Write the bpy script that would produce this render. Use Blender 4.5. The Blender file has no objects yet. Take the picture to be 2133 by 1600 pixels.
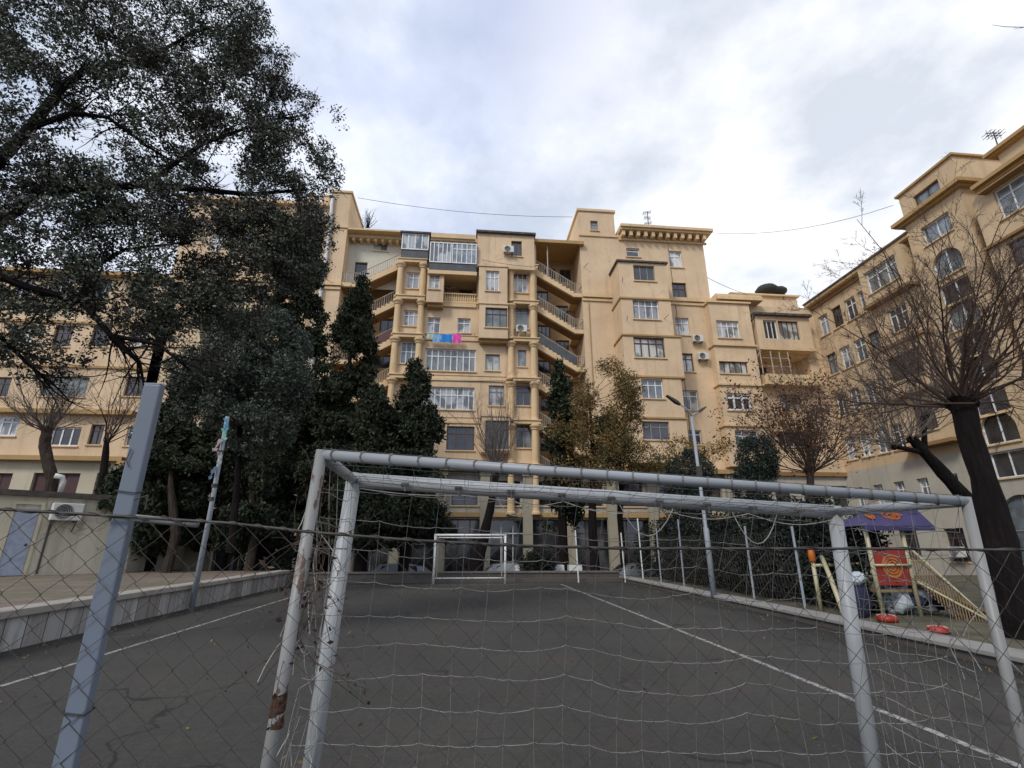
import bpy, math, random
import numpy as np
from mathutils import Vector, Matrix, noise as mnoise

RND = random.Random(11)
NR = np.random.default_rng(4)
C = bpy.context.scene.collection
SC = bpy.context.scene

# ------------------------------------------------------------------ camera
F = 1030.0
YAW, PITCH, EYE = math.radians(5.4), math.radians(18.0), Vector((0, 0, 1.6))
FW = Vector((math.sin(YAW) * math.cos(PITCH), math.cos(YAW) * math.cos(PITCH), math.sin(PITCH)))
RT = Vector((math.cos(YAW), -math.sin(YAW), 0))
UP = RT.cross(FW)
cd = bpy.data.cameras.new('camera')
cam = bpy.data.objects.new('camera', cd)
C.objects.link(cam)
cd.sensor_width = 36
cd.lens = 36 * F / 2133
cd.clip_start = 0.05
cd.clip_end = 3000
m = Matrix((RT, UP, -FW)).transposed().to_4x4()
m.translation = EYE
cam.matrix_world = m
SC.camera = cam


def ray(x, y):
    return FW + RT * ((x - 1066.5) / F) + UP * ((800 - y) / F)


def on(x, y, ax, v):
    """survey helper: the point of a plane (axis ax = v) seen at a measured direction"""
    d = ray(x, y)
    t = (v - EYE[ax]) / d[ax]
    return EYE + d * t


def at(x, y, Y): return on(x, y, 1, Y)
def atx(x, y, X): return on(x, y, 0, X)
def atz(x, y, Z): return on(x, y, 2, Z)


# ------------------------------------------------------------------ materials
def new_mat(name):
    mt = bpy.data.materials.new(name)
    mt.use_nodes = True
    nt = mt.node_tree
    b = nt.nodes['Principled BSDF']
    return mt, nt, b


def N(nt, t, **kw):
    n = nt.nodes.new(t)
    for k, v in kw.items():
        setattr(n, k, v)
    return n


def ramp(nt, fac, stops):
    r = N(nt, 'ShaderNodeValToRGB')
    e = r.color_ramp.elements
    while len(e) < len(stops):
        e.new(0.5)
    for el, (p, c) in zip(e, stops):
        el.position = p
        el.color = tuple(c) + (1,) if len(c) == 3 else c
    nt.links.new(fac, r.inputs[0])
    return r.outputs[0]


def noise(nt, vec, scale, detail=4, rough=0.55):
    n = N(nt, 'ShaderNodeTexNoise')
    n.inputs['Scale'].default_value = scale
    n.inputs['Detail'].default_value = detail
    n.inputs['Roughness'].default_value = rough
    if vec is not None:
        nt.links.new(vec, n.inputs['Vector'])
    return n.outputs['Fac']


def mapping(nt, vec, scale=(1, 1, 1), rot=(0, 0, 0), loc=(0, 0, 0)):
    mp = N(nt, 'ShaderNodeMapping')
    mp.inputs['Scale'].default_value = scale
    mp.inputs['Rotation'].default_value = rot
    mp.inputs['Location'].default_value = loc
    nt.links.new(vec, mp.inputs['Vector'])
    return mp.outputs[0]


def pos(nt):
    return N(nt, 'ShaderNodeNewGeometry').outputs['Position']


def mix(nt, fac, a, b, mode='MIX'):
    mx = N(nt, 'ShaderNodeMix', data_type='RGBA', blend_type=mode)
    for s, v in ((0, fac), (6, a), (7, b)):
        if hasattr(v, 'links') or hasattr(v, 'is_linked'):
            nt.links.new(v, mx.inputs[s])
        elif s == 0:
            mx.inputs[0].default_value = v
        else:
            mx.inputs[s].default_value = tuple(v) + (1,)
    return mx.outputs[2]


def bump(nt, b, h, strength=0.3, dist=0.02):
    bm = N(nt, 'ShaderNodeBump')
    bm.inputs['Strength'].default_value = strength
    bm.inputs['Distance'].default_value = dist
    nt.links.new(h, bm.inputs['Height'])
    nt.links.new(bm.outputs[0], b.inputs['Normal'])


def stucco(name, col, dirt=0.5, stain=(0.28, 0.2, 0.12)):
    mt, nt, b = new_mat(name)
    p = pos(nt)
    big = noise(nt, p, 0.35, 5, 0.6)
    c1 = ramp(nt, big, [(0.3, [v * 0.84 for v in col]), (0.7, [min(1, v * 1.08) for v in col])])
    st = noise(nt, mapping(nt, p, (2.2, 2.2, 0.16)), 1.0, 6, 0.65)
    fac = ramp(nt, st, [(0.52, (0, 0, 0)), (0.78, (dirt,) * 3)])
    c2 = mix(nt, fac, c1, stain)
    pt = noise(nt, mapping(nt, p, (1, 1, 1), loc=(9, 4, 2)), 0.9, 3, 0.5)
    c3 = mix(nt, ramp(nt, pt, [(0.56, (0, 0, 0)), (0.62, (0.16,) * 3)]), c2, [min(1, v * 1.25) for v in col])
    # broad repaint patches with hard-ish edges and hairline cracks
    vp_ = N(nt, 'ShaderNodeTexVoronoi')
    vp_.inputs['Scale'].default_value = 0.28
    nt.links.new(mapping(nt, p, (1, 1, .6), loc=(1, 2, 7)), vp_.inputs['Vector'])
    sv = N(nt, 'ShaderNodeSeparateColor')
    nt.links.new(vp_.outputs['Color'], sv.inputs[0])
    c3 = mix(nt, ramp(nt, sv.outputs[0], [(0.0, (0.0,) * 3), (1.0, (0.28,) * 3)]), c3, [v * 0.82 for v in col])
    vc = N(nt, 'ShaderNodeTexVoronoi', feature='DISTANCE_TO_EDGE')
    vc.inputs['Scale'].default_value = 0.55
    wv = N(nt, 'ShaderNodeVectorMath', operation='ADD')
    nz = N(nt, 'ShaderNodeTexNoise')
    nz.inputs['Scale'].default_value = 1.6
    nz.inputs['Detail'].default_value = 5
    nt.links.new(p, nz.inputs['Vector'])
    nt.links.new(p, wv.inputs[0])
    nt.links.new(nz.outputs['Color'], wv.inputs[1])
    nt.links.new(wv.outputs[0], vc.inputs['Vector'])
    ck = ramp(nt, vc.outputs['Distance'], [(0.004, (0.45,) * 3), (0.012, (0, 0, 0))])
    ck = mix(nt, 1.0, ck, ramp(nt, big, [(0.5, (0, 0, 0)), (0.6, (1, 1, 1))]), 'MULTIPLY')
    c3 = mix(nt, ck, c3, stain)
    nt.links.new(c3, b.inputs['Base Color'])
    b.inputs['Roughness'].default_value = 0.9
    b.inputs['Specular IOR Level'].default_value = 0.2
    bump(nt, b, noise(nt, p, 9, 5), 0.25, 0.03)
    return mt


def plain(name, col, rough=0.6, metal=0.0, var=0.18, scale=6.0, spec=0.4):
    mt, nt, b = new_mat(name)
    p = pos(nt)
    n = noise(nt, p, scale, 4)
    c = ramp(nt, n, [(0.3, [v * (1 - var) for v in col]), (0.7, [min(1, v * (1 + var)) for v in col])])
    nt.links.new(c, b.inputs['Base Color'])
    b.inputs['Roughness'].default_value = rough
    b.inputs['Metallic'].default_value = metal
    b.inputs['Specular IOR Level'].default_value = spec
    return mt


def worn_paint(name, col, under, amount=0.6, scale=7.0, rough=0.45, stretch=(1, 1, 0.5)):
    mt, nt, b = new_mat(name)
    p = pos(nt)
    n = noise(nt, mapping(nt, p, stretch), scale, 7, 0.65)
    f = ramp(nt, n, [(amount, (0, 0, 0)), (amount + 0.03, (1, 1, 1))])
    n2 = noise(nt, p, 2.5, 5)
    c0 = ramp(nt, n2, [(0.3, [v * 0.82 for v in col]), (0.7, col)])
    c = mix(nt, f, c0, under)
    nt.links.new(c, b.inputs['Base Color'])
    b.inputs['Roughness'].default_value = rough
    bump(nt, b, f, 0.3, 0.002)
    return mt


def barkmat(name, col):
    mt, nt, b = new_mat(name)
    p = pos(nt)
    n = noise(nt, mapping(nt, p, (14, 14, 2.2)), 1.0, 7, .7)
    c = ramp(nt, n, [(.3, [v * .45 for v in col]), (.55, col), (.75, [v * 2.1 for v in col])])
    nt.links.new(c, b.inputs['Base Color'])
    b.inputs['Roughness'].default_value = .95
    b.inputs['Specular IOR Level'].default_value = .15
    bump(nt, b, n, 1.0, .05)
    return mt


def glass(name, col, rough=0.08, curtain=None):
    mt, nt, b = new_mat(name)
    p = pos(nt)
    if curtain:
        w = noise(nt, mapping(nt, p, (9, 9, 0.5)), 1.0, 2)
        big = noise(nt, mapping(nt, p, (1.1, 1.1, 0.8)), 1.0, 2)
        cc = ramp(nt, w, [(0.3, [v * 0.7 for v in curtain]), (0.7, curtain)])
        c = mix(nt, ramp(nt, big, [(0.44, (0, 0, 0)), (0.52, (1, 1, 1))]), col, cc)
    else:
        n = noise(nt, mapping(nt, p, (1.3, 1.3, 0.9)), 1.0, 3)
        c = ramp(nt, n, [(0.35, [v * 0.5 for v in col]), (0.65, [v * 1.4 for v in col])])
    oi = N(nt, 'ShaderNodeObjectInfo')
    c = mix(nt, 1.0, c, ramp(nt, oi.outputs['Random'], [(0.0, (0.45, 0.45, 0.47)), (0.4, (1, 1, 1)), (0.7, (1.15, 1.08, 0.95)), (1.0, (1.5, 1.5, 1.48))]), 'MULTIPLY')
    nt.links.new(c, b.inputs['Base Color'])
    b.inputs['Roughness'].default_value = rough
    b.inputs['IOR'].default_value = 1.75
    bump(nt, b, noise(nt, p, 1.2, 2), 0.12, 0.02)
    return mt


def leafmat(name, dark, light, tint=None, rough=0.55, spec=0.35):
    mt, nt, b = new_mat(name)
    a = N(nt, 'ShaderNodeAttribute', attribute_name='rnd')
    p = pos(nt)
    n = noise(nt, p, 0.9, 3)
    c = ramp(nt, a.outputs['Fac'], [(0.0, dark), (1.0, light)])
    if tint:
        c = mix(nt, ramp(nt, n, [(0.42, (0, 0, 0)), (0.62, (1, 1, 1))]), c, tint)
    nt.links.new(c, b.inputs['Base Color'])
    b.inputs['Roughness'].default_value = rough
    b.inputs['Specular IOR Level'].default_value = spec
    return mt


M = {}
M['wall'] = stucco('ochre stucco', (0.69, 0.52, 0.34))
M['wall_pale'] = stucco('cream stucco', (0.56, 0.50, 0.37))
M['wall_white'] = stucco('white stucco', (0.62, 0.60, 0.50), 0.2)
M['wall_wing'] = stucco('tan stucco', (0.60, 0.45, 0.28))
M['wall_stone'] = stucco('grey stone', (0.46, 0.43, 0.36))
M['trim'] = stucco('ochre trim', (0.70, 0.515, 0.30), 0.4)
M['trim_dark'] = stucco('shaded ochre trim', (0.44, 0.29, 0.13), 0.3)  # darker copy of the trim, underside shade put into the colour
M['soffit'] = stucco('shaded brown soffit', (0.30, 0.18, 0.085), 0.3)  # darkest trim tone, with the shade beneath stairs and ledges put in
M['white_frame'] = plain('white window frame', (0.74, 0.75, 0.76), 0.4)
M['brown_frame'] = plain('brown window frame', (0.10, 0.06, 0.045), 0.5)
M['grey_frame'] = plain('grey window frame', (0.25, 0.24, 0.23), 0.5)
M['pane_dark'] = glass('dark glass', (0.035, 0.038, 0.045))
M['pane_blue'] = glass('sky reflection glass', (0.15, 0.18, 0.20))  # grey blue base colour paints in the bright sky reflected by panes
M['pane_curtain'] = glass('glass with curtain', (0.12, 0.135, 0.15), 0.12, (0.5, 0.52, 0.53))  # glass tone here also carries painted sky reflection
M['void'] = plain('dark interior', (0.03, 0.022, 0.018), 0.9)
M['panel_grey'] = plain('dark grey panel', (0.07, 0.075, 0.08), 0.5, 0, 0.3, 2)
M['roof_dark'] = plain('roof felt', (0.09, 0.075, 0.065), 0.9, 0, 0.4, 3)
M['iron'] = plain('iron', (0.06, 0.055, 0.05), 0.6)
M['iron_pale'] = worn_paint('worn railing paint', (0.42, 0.37, 0.30), (0.12, 0.08, 0.05), 0.6)
M['galv'] = plain('galvanised pipe', (0.62, 0.63, 0.66), 0.35, 0.3)
M['ac_white'] = plain('white casing', (0.62, 0.62, 0.58), 0.5, 0, 0.1)
M['ac_dark'] = plain('dark fan', (0.04, 0.04, 0.04), 0.6)
M['goal_front'] = worn_paint('white goal paint', (0.33, 0.345, 0.35), (0.16, 0.10, 0.07), 0.68, 5)
M['goal_back'] = worn_paint('peeling goal paint', (0.235, 0.235, 0.225), (0.09, 0.05, 0.03), 0.575, 7)
M['goal_bar'] = worn_paint('grey goal paint', (0.29, 0.31, 0.325), (0.14, 0.11, 0.09), 0.67, 6)
M['white_paint'] = worn_paint('white paint', (0.75, 0.75, 0.72), (0.3, 0.25, 0.2), 0.66, 4)
M['cord'] = plain('net cord', (0.27, 0.262, 0.24), 0.9, 0, 0.35, 14)
M['cord_dark'] = plain('dirty cord', (0.16, 0.16, 0.15), 0.9, 0, 0.3, 14)
M['wire'] = plain('rusty fence wire', (0.065, 0.058, 0.052), 0.6, 0.4, 0.4, 20)
M['post_grey'] = worn_paint('blue grey post paint', (0.155, 0.185, 0.23), (0.10, 0.075, 0.06), 0.66, 9)
M['steel_grey'] = worn_paint('grey pole paint', (0.30, 0.33, 0.36), (0.14, 0.11, 0.09), 0.66, 8)
M['bark'] = barkmat('bark', (0.055, 0.042, 0.034))
M['bark_dark'] = barkmat('black bark', (0.012, 0.0088, 0.0085))
M['twig'] = plain('twig', (0.075, 0.048, 0.036), 0.9, 0, 0.35, 3)
M['twig_grey'] = plain('grey twig', (0.12, 0.10, 0.085), 0.9, 0, 0.3, 3)
M['leaf_big'] = leafmat('evergreen leaf', (0.032, 0.041, 0.026), (0.155, 0.175, 0.12), (0.062, 0.06, 0.046))
M['leaf_olive'] = leafmat('grey green leaf', (0.03, 0.04, 0.028), (0.13, 0.15, 0.115), (0.055, 0.066, 0.05))
M['leaf_cyp'] = leafmat('cypress leaf', (0.014, 0.02, 0.013), (0.085, 0.10, 0.06), (0.03, 0.036, 0.022), 0.8, 0.1)
M['leaf_gold'] = leafmat('autumn leaf', (0.10, 0.068, 0.026), (0.33, 0.21, 0.08), (0.11, 0.095, 0.045), 0.8, 0.1)
M['leaf_yellow'] = leafmat('yellow leaf', (0.12, 0.075, 0.02), (0.30, 0.20, 0.06), None, 0.8, 0.1)
M['leaf_rust'] = leafmat('rust leaf', (0.07, 0.032, 0.018), (0.17, 0.08, 0.04), None, 0.8, 0.1)
M['leaf_bush'] = leafmat('bush leaf', (0.015, 0.022, 0.016), (0.05, 0.068, 0.048), (0.025, 0.03, 0.03), 0.7, 0.2)
M['leaf_ivy'] = leafmat('hedge leaf', (0.009, 0.013, 0.009), (0.04, 0.052, 0.034), (0.014, 0.018, 0.016), 0.7, 0.2)


def asphalt():
    mt, nt, b = new_mat('asphalt')
    p = pos(nt)
    big = noise(nt, p, 0.35, 5, 0.6)
    c = ramp(nt, big, [(0.25, (0.038, 0.036, 0.033)), (0.5, (0.052, 0.050, 0.046)), (0.75, (0.066, 0.061, 0.054))])
    fine = noise(nt, p, 55, 3, 0.7)
    c = mix(nt, 0.55, c, ramp(nt, fine, [(0.3, (0.45, 0.45, 0.45)), (0.7, (1.55, 1.53, 1.5))]), 'MULTIPLY')
    v = N(nt, 'ShaderNodeTexVoronoi')
    v.inputs['Scale'].default_value = 7
    nt.links.new(p, v.inputs['Vector'])
    sp = ramp(nt, v.outputs['Distance'], [(0.045, (1, 1, 1)), (0.075, (0, 0, 0))])
    keep = ramp(nt, noise(nt, p, 2.1, 2), [(0.52, (0, 0, 0)), (0.6, (0.8,) * 3)])
    c = mix(nt, mix(nt, 1.0, sp, keep, 'MULTIPLY'), c, (0.17, 0.15, 0.12))
    mid = noise(nt, p, 11, 5, 0.7)
    c = mix(nt, 0.6, c, ramp(nt, mid, [(0.32, (0.68, 0.68, 0.68)), (0.68, (1.3, 1.29, 1.26))]), 'MULTIPLY')
    tint = noise(nt, mapping(nt, p, (1, 1, 1), loc=(5, 8, 0)), 1.3, 3, 0.5)
    c = mix(nt, 0.5, c, ramp(nt, tint, [(0.36, (1.12, 0.98, 0.92)), (0.5, (1, 1, 1)), (0.64, (0.96, 1.04, 0.90))]), 'MULTIPLY')
    sx = N(nt, 'ShaderNodeSeparateXYZ')
    nt.links.new(p, sx.inputs[0])
    ed = N(nt, 'ShaderNodeMapRange')
    ed.inputs['From Min'].default_value = 6.2
    ed.inputs['From Max'].default_value = 7.25
    nt.links.new(sx.outputs['X'], ed.inputs['Value'])
    gut = mix(nt, 1.0, ed.outputs[0], ramp(nt, noise(nt, mapping(nt, p, (1.4, .5, 1)), 1.0, 5, .7), [(.34, (0.1,) * 3), (.6, (.9,) * 3)]), 'MULTIPLY')
    c = mix(nt, gut, c, (0.02, 0.018, 0.017))
    st = noise(nt, mapping(nt, p, (0.8, 0.25, 1), loc=(3, 1, 0)), 1.0, 5, 0.65)
    c = mix(nt, ramp(nt, st, [(0.60, (0, 0, 0)), (0.72, (0.6,) * 3)]), c, (0.022, 0.021, 0.022))
    vc = N(nt, 'ShaderNodeTexVoronoi', feature='DISTANCE_TO_EDGE')
    vc.inputs['Scale'].default_value = 0.33
    nz = N(nt, 'ShaderNodeTexNoise')
    nz.inputs['Scale'].default_value = 1.2
    nz.inputs['Detail'].default_value = 7
    nt.links.new(p, nz.inputs['Vector'])
    wv = N(nt, 'ShaderNodeVectorMath', operation='ADD')
    nt.links.new(p, wv.inputs[0])
    nt.links.new(nz.outputs['Color'], wv.inputs[1])
    nt.links.new(wv.outputs[0], vc.inputs['Vector'])
    ck = ramp(nt, vc.outputs['Distance'], [(0.003, (0.75,) * 3), (0.009, (0, 0, 0))])
    ck = mix(nt, 1.0, ck, ramp(nt, noise(nt, p, 0.5, 2), [(0.48, (0, 0, 0)), (0.56, (1, 1, 1))]), 'MULTIPLY')
    c = mix(nt, ck, c, (0.015, 0.014, 0.013))
    nt.links.new(c, b.inputs['Base Color'])
    b.inputs['Roughness'].default_value = 0.85
    b.inputs['Specular IOR Level'].default_value = 0.25
    bump(nt, b, fine, 0.35, 0.006)
    return mt


def pavers(name, c1, c2, mortar, scale, moss=None, sx=0.5, rh=0.25):
    mt, nt, b = new_mat(name)
    p = pos(nt)
    br = N(nt, 'ShaderNodeTexBrick')
    br.inputs['Color1'].default_value = (*c1, 1)
    br.inputs['Color2'].default_value = (*c2, 1)
    br.inputs['Mortar'].default_value = (*mortar, 1)
    br.inputs['Scale'].default_value = scale
    br.inputs['Mortar Size'].default_value = 0.015
    br.inputs['Brick Width'].default_value = sx
    br.inputs['Row Height'].default_value = rh
    nt.links.new(p, br.inputs['Vector'])
    c = br.outputs['Color']
    n = noise(nt, p, 0.8, 6, 0.65)
    c = mix(nt, 0.6, c, ramp(nt, n, [(0.3, (0.6, 0.6, 0.6)), (0.7, (1.2, 1.2, 1.2))]), 'MULTIPLY')
    if moss:
        c = mix(nt, ramp(nt, noise(nt, p, 0.5, 6, 0.7), [(0.48, (0, 0, 0)), (0.62, (0.85,) * 3)]), c, moss)
    nt.links.new(c, b.inputs['Base Color'])
    b.inputs['Roughness'].default_value = 0.9
    return mt


def tile_facing():
    mt, nt, b = new_mat('stone tile facing')
    p = pos(nt)
    # tiles along Y, each with its own tone
    br = N(nt, 'ShaderNodeTexBrick')
    br.offset = 0.0
    sx = N(nt, 'ShaderNodeSeparateXYZ')
    nt.links.new(p, sx.inputs[0])
    cm = N(nt, 'ShaderNodeCombineXYZ')
    nt.links.new(sx.outputs['Y'], cm.inputs['X'])
    nt.links.new(sx.outputs['Z'], cm.inputs['Y'])
    nt.links.new(cm.outputs[0], br.inputs['Vector'])
    br.inputs['Color1'].default_value = (0.46, 0.46, 0.44, 1)
    br.inputs['Color2'].default_value = (0.27, 0.245, 0.225, 1)
    br.inputs['Mortar'].default_value = (0.07, 0.065, 0.06, 1)
    br.inputs['Scale'].default_value = 1
    br.inputs['Brick Width'].default_value = 0.42
    br.inputs['Row Height'].default_value = 3.0
    br.inputs['Mortar Size'].default_value = 0.012
    st = noise(nt, mapping(nt, p, (3, 5, 0.6)), 1.0, 6, 0.65)
    c = mix(nt, ramp(nt, st, [(0.45, (0, 0, 0)), (0.75, (0.8,) * 3)]), br.outputs['Color'], (0.09, 0.07, 0.06))
    nt.links.new(c, b.inputs['Base Color'])
    b.inputs['Roughness'].default_value = 0.7
    return mt


M['asphalt'] = asphalt()
M['street'] = plain('street asphalt', (0.035, 0.033, 0.032), 0.9, 0, 0.3, 1.0)
M['plat'] = pavers('platform pavers', (0.25, 0.19, 0.15), (0.15, 0.115, 0.09), (0.07, 0.06, 0.045), 1.6, (0.11, 0.115, 0.055))
M['earth'] = plain('worn earth', (0.085, 0.078, 0.05), 0.95, 0, 0.45, 1.7)
M['ground'] = plain('ground', (0.06, 0.055, 0.048), 0.95, 0, 0.3, 0.6)
M['kerb'] = stucco('kerb concrete', (0.29, 0.28, 0.26), 0.75, (0.12, 0.1, 0.08))
M['kerb_face'] = stucco('dirty concrete', (0.10, 0.09, 0.08), 0.5, (0.04, 0.035, 0.03))
M['coping'] = stucco('coping stone', (0.36, 0.33, 0.29), 0.7, (0.10, 0.08, 0.065))
M['tiles'] = tile_facing()


def line_paint():
    mt, nt, b = new_mat('worn line paint')
    p = pos(nt)
    n = noise(nt, p, 9, 7, 0.7)
    c = ramp(nt, n, [(0.42, (0.085, 0.08, 0.075)), (0.54, (0.31, 0.30, 0.285)), (0.72, (0.42, 0.41, 0.39))])
    nt.links.new(c, b.inputs['Base Color'])
    b.inputs['Roughness'].default_value = 0.8
    return mt


M['line'] = line_paint()


# ------------------------------------------------------------------ mesh helpers
class MB:
    def __init__(s):
        s.v = []
        s.f = []

    def face(s, pts):
        i = len(s.v)
        s.v += [tuple(p) for p in pts]
        s.f.append(tuple(range(i, i + len(pts))))

    def hexa(s, P):
        i = len(s.v)
        s.v += [tuple(p) for p in P]
        for q in ((0, 3, 2, 1), (4, 5, 6, 7), (0, 1, 5, 4), (1, 2, 6, 5), (2, 3, 7, 6), (3, 0, 4, 7)):
            s.f.append(tuple(i + k for k in q))

    def box(s, x0, x1, y0, y1, z0, z1):
        s.hexa([(x0, y0, z0), (x1, y0, z0), (x1, y1, z0), (x0, y1, z0),
                (x0, y0, z1), (x1, y0, z1), (x1, y1, z1), (x0, y1, z1)])

    def fbox(s, fr, u0, u1, z0, z1, d0, d1):
        """box in a facade frame: d measured outward"""
        P = [fr(u0, z0, d1), fr(u1, z0, d1), fr(u1, z0, d0), fr(u0, z0, d0),
             fr(u0, z1, d1), fr(u1, z1, d1), fr(u1, z1, d0), fr(u0, z1, d0)]
        s.hexa(P)

    def prism(s, poly, fr, d0, d1):
        """polygon of (u,z) in a frame, extruded d0..d1"""
        n = len(poly)
        i = len(s.v)
        s.v += [tuple(fr(u, z, d1)) for u, z in poly] + [tuple(fr(u, z, d0)) for u, z in poly]
        s.f.append(tuple(range(i, i + n)))
        s.f.append(tuple(range(i + 2 * n - 1, i + n - 1, -1)))
        for k in range(n):
            a, b = k, (k + 1) % n
            s.f.append((i + b, i + a, i + n + a, i + n + b))

    def tube(s, pts, r, n=6, cap=True, flat=None):
        pts = [Vector(p) for p in pts]
        if not hasattr(r, '__len__'):
            r = [r] * len(pts)
        i0 = len(s.v)
        t = (pts[1] - pts[0]).normalized()
        a = t.orthogonal().normalized()
        for k, p in enumerate(pts):
            if k == 0:
                t = pts[1] - pts[0]
            elif k == len(pts) - 1:
                t = pts[-1] - pts[-2]
            else:
                t = pts[k + 1] - pts[k - 1]
            if t.length < 1e-9:
                t = Vector((0, 0, 1))
            t.normalize()
            a = a - t * a.dot(t)
            if a.length < 1e-6:
                a = t.orthogonal()
            a.normalize()
            b = t.cross(a)
            for j in range(n):
                an = 2 * math.pi * j / n
                s.v.append(tuple(p + (a * math.cos(an) + b * math.sin(an)) * r[k]))
        for k in range(len(pts) - 1):
            for j in range(n):
                q = i0 + k * n
                s.f.append((q + j, q + (j + 1) % n, q + n + (j + 1) % n, q + n + j))
        if cap:
            s.f.append(tuple(i0 + j for j in reversed(range(n))))
            q = i0 + (len(pts) - 1) * n
            s.f.append(tuple(q + j for j in range(n)))

    def lathe(s, prof, c, n=12, axis='Z'):
        i0 = len(s.v)
        for r, h in prof:
            for j in range(n):
                an = 2 * math.pi * j / n
                x, y = r * math.cos(an), r * math.sin(an)
                if axis == 'Z':
                    s.v.append((c[0] + x, c[1] + y, c[2] + h))
                elif axis == 'Y':
                    s.v.append((c[0] + x, c[1] - h, c[2] + y))
                else:
                    s.v.append((c[0] + h, c[1] + x, c[2] + y))
        for k in range(len(prof) - 1):
            for j in range(n):
                q = i0 + k * n
                s.f.append((q + j, q + (j + 1) % n, q + n + (j + 1) % n, q + n + j))
        s.f.append(tuple(i0 + j for j in reversed(range(n))))
        q = i0 + (len(prof) - 1) * n
        s.f.append(tuple(q + j for j in range(n)))

    def blob(s, c, r, seed=0, amp=0.25, nu=14, nv=9):
        i0 = len(s.v)
        for a in range(nv + 1):
            th = math.pi * a / nv
            for j in range(nu):
                ph = 2 * math.pi * j / nu
                d = Vector((math.sin(th) * math.cos(ph), math.sin(th) * math.sin(ph), math.cos(th)))
                k = 1 + amp * mnoise.noise(d * 1.9 + Vector((seed, seed * 1.7, 0))) * 1.6
                s.v.append((c[0] + d.x * r[0] * k, c[1] + d.y * r[1] * k, c[2] + d.z * r[2] * k))
        for a in range(nv):
            for j in range(nu):
                q = i0 + a * nu
                s.f.append((q + j, q + nu + j, q + nu + (j + 1) % nu, q + (j + 1) % nu))

    def build_split(s, name, mat, parent=None, **kw):
        """one object for every group of touching pieces"""
        n = len(s.v)
        par = list(range(n))

        def find(a):
            while par[a] != a:
                par[a] = par[par[a]]
                a = par[a]
            return a
        for f in s.f:
            for q in f[1:]:
                par[find(q)] = find(f[0])
        comp = {}
        for i in range(n):
            comp.setdefault(find(i), []).append(i)
        keys = list(comp)
        bb = {k: ([min(s.v[i][a] for i in comp[k]) - .03 for a in range(3)], [max(s.v[i][a] for i in comp[k]) + .03 for a in range(3)]) for k in keys}
        g = {k: k for k in keys}

        def fg_(a):
            while g[a] != a: a = g[a]
            return a
        for i, a in enumerate(keys):
            for b in keys[:i]:
                if all(bb[a][0][q] <= bb[b][1][q] and bb[b][0][q] <= bb[a][1][q] for q in range(3)):
                    g[fg_(a)] = fg_(b)
        out = {}
        for f in s.f:
            out.setdefault(fg_(find(f[0])), []).append(f)
        res = []
        for fs in out.values():
            t = MB()
            mp = {}
            for f in fs:
                for i in f:
                    if i not in mp:
                        mp[i] = len(t.v)
                        t.v.append(s.v[i])
                t.f.append(tuple(mp[i] for i in f))
            res.append(t.build(name, mat, parent, **kw))
        return res

    def build(s, name, mat, parent=None, smooth=False, bevel=0.0):
        me = bpy.data.meshes.new(name)
        off = WL.get(parent.name, Vector()) if parent else Vector()
        me.from_pydata([(x - off.x, y - off.y, z - off.z) for x, y, z in s.v], [], s.f)
        me.update()
        if smooth:
            for p in me.polygons:
                p.use_smooth = True
        me.materials.append(mat)
        o = bpy.data.objects.new(name, me)
        C.objects.link(o)
        if parent:
            o.parent = parent
        WL[o.name] = off.copy()
        if bevel:
            md = o.modifiers.new('bevel', 'BEVEL')
            md.width = bevel
            md.segments = 2
            md.limit_method = 'ANGLE'
        return o


WL = {}


def tag(o, label=None, cat=None, group=None, kind=None):
    if label: o['label'] = label
    if cat: o['category'] = cat
    if group: o['group'] = group
    if kind: o['kind'] = kind
    return o


def thing(name, label, cat, loc=(0, 0, 0), group=None):
    o = bpy.data.objects.new(name, None)
    o.empty_display_size = 0.2
    C.objects.link(o)
    o.location = loc
    WL[o.name] = Vector(loc)
    return tag(o, label, cat, group)


def dup(root, loc, label=None, rotz=None, scale=None):
    r = root.copy()
    C.objects.link(r)
    r.location = loc
    WL[r.name] = Vector(loc)
    if rotz is not None: r.rotation_euler = (0, 0, rotz)
    if scale: r.scale = (scale,) * 3
    if label: r['label'] = label
    for ch in list(root.children):
        c = ch.copy()
        C.objects.link(c)
        c.parent = r
        for g in list(ch.children):
            d = g.copy()
            C.objects.link(d)
            d.parent = c
    return r


# facade frames ------------------------------------------------------
def frY(Y):   # faces -Y
    return lambda u, z, d: (u, Y - d, z)


def frX(X):   # faces -X, u = Y
    return lambda u, z, d: (X - d, u, z)


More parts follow.
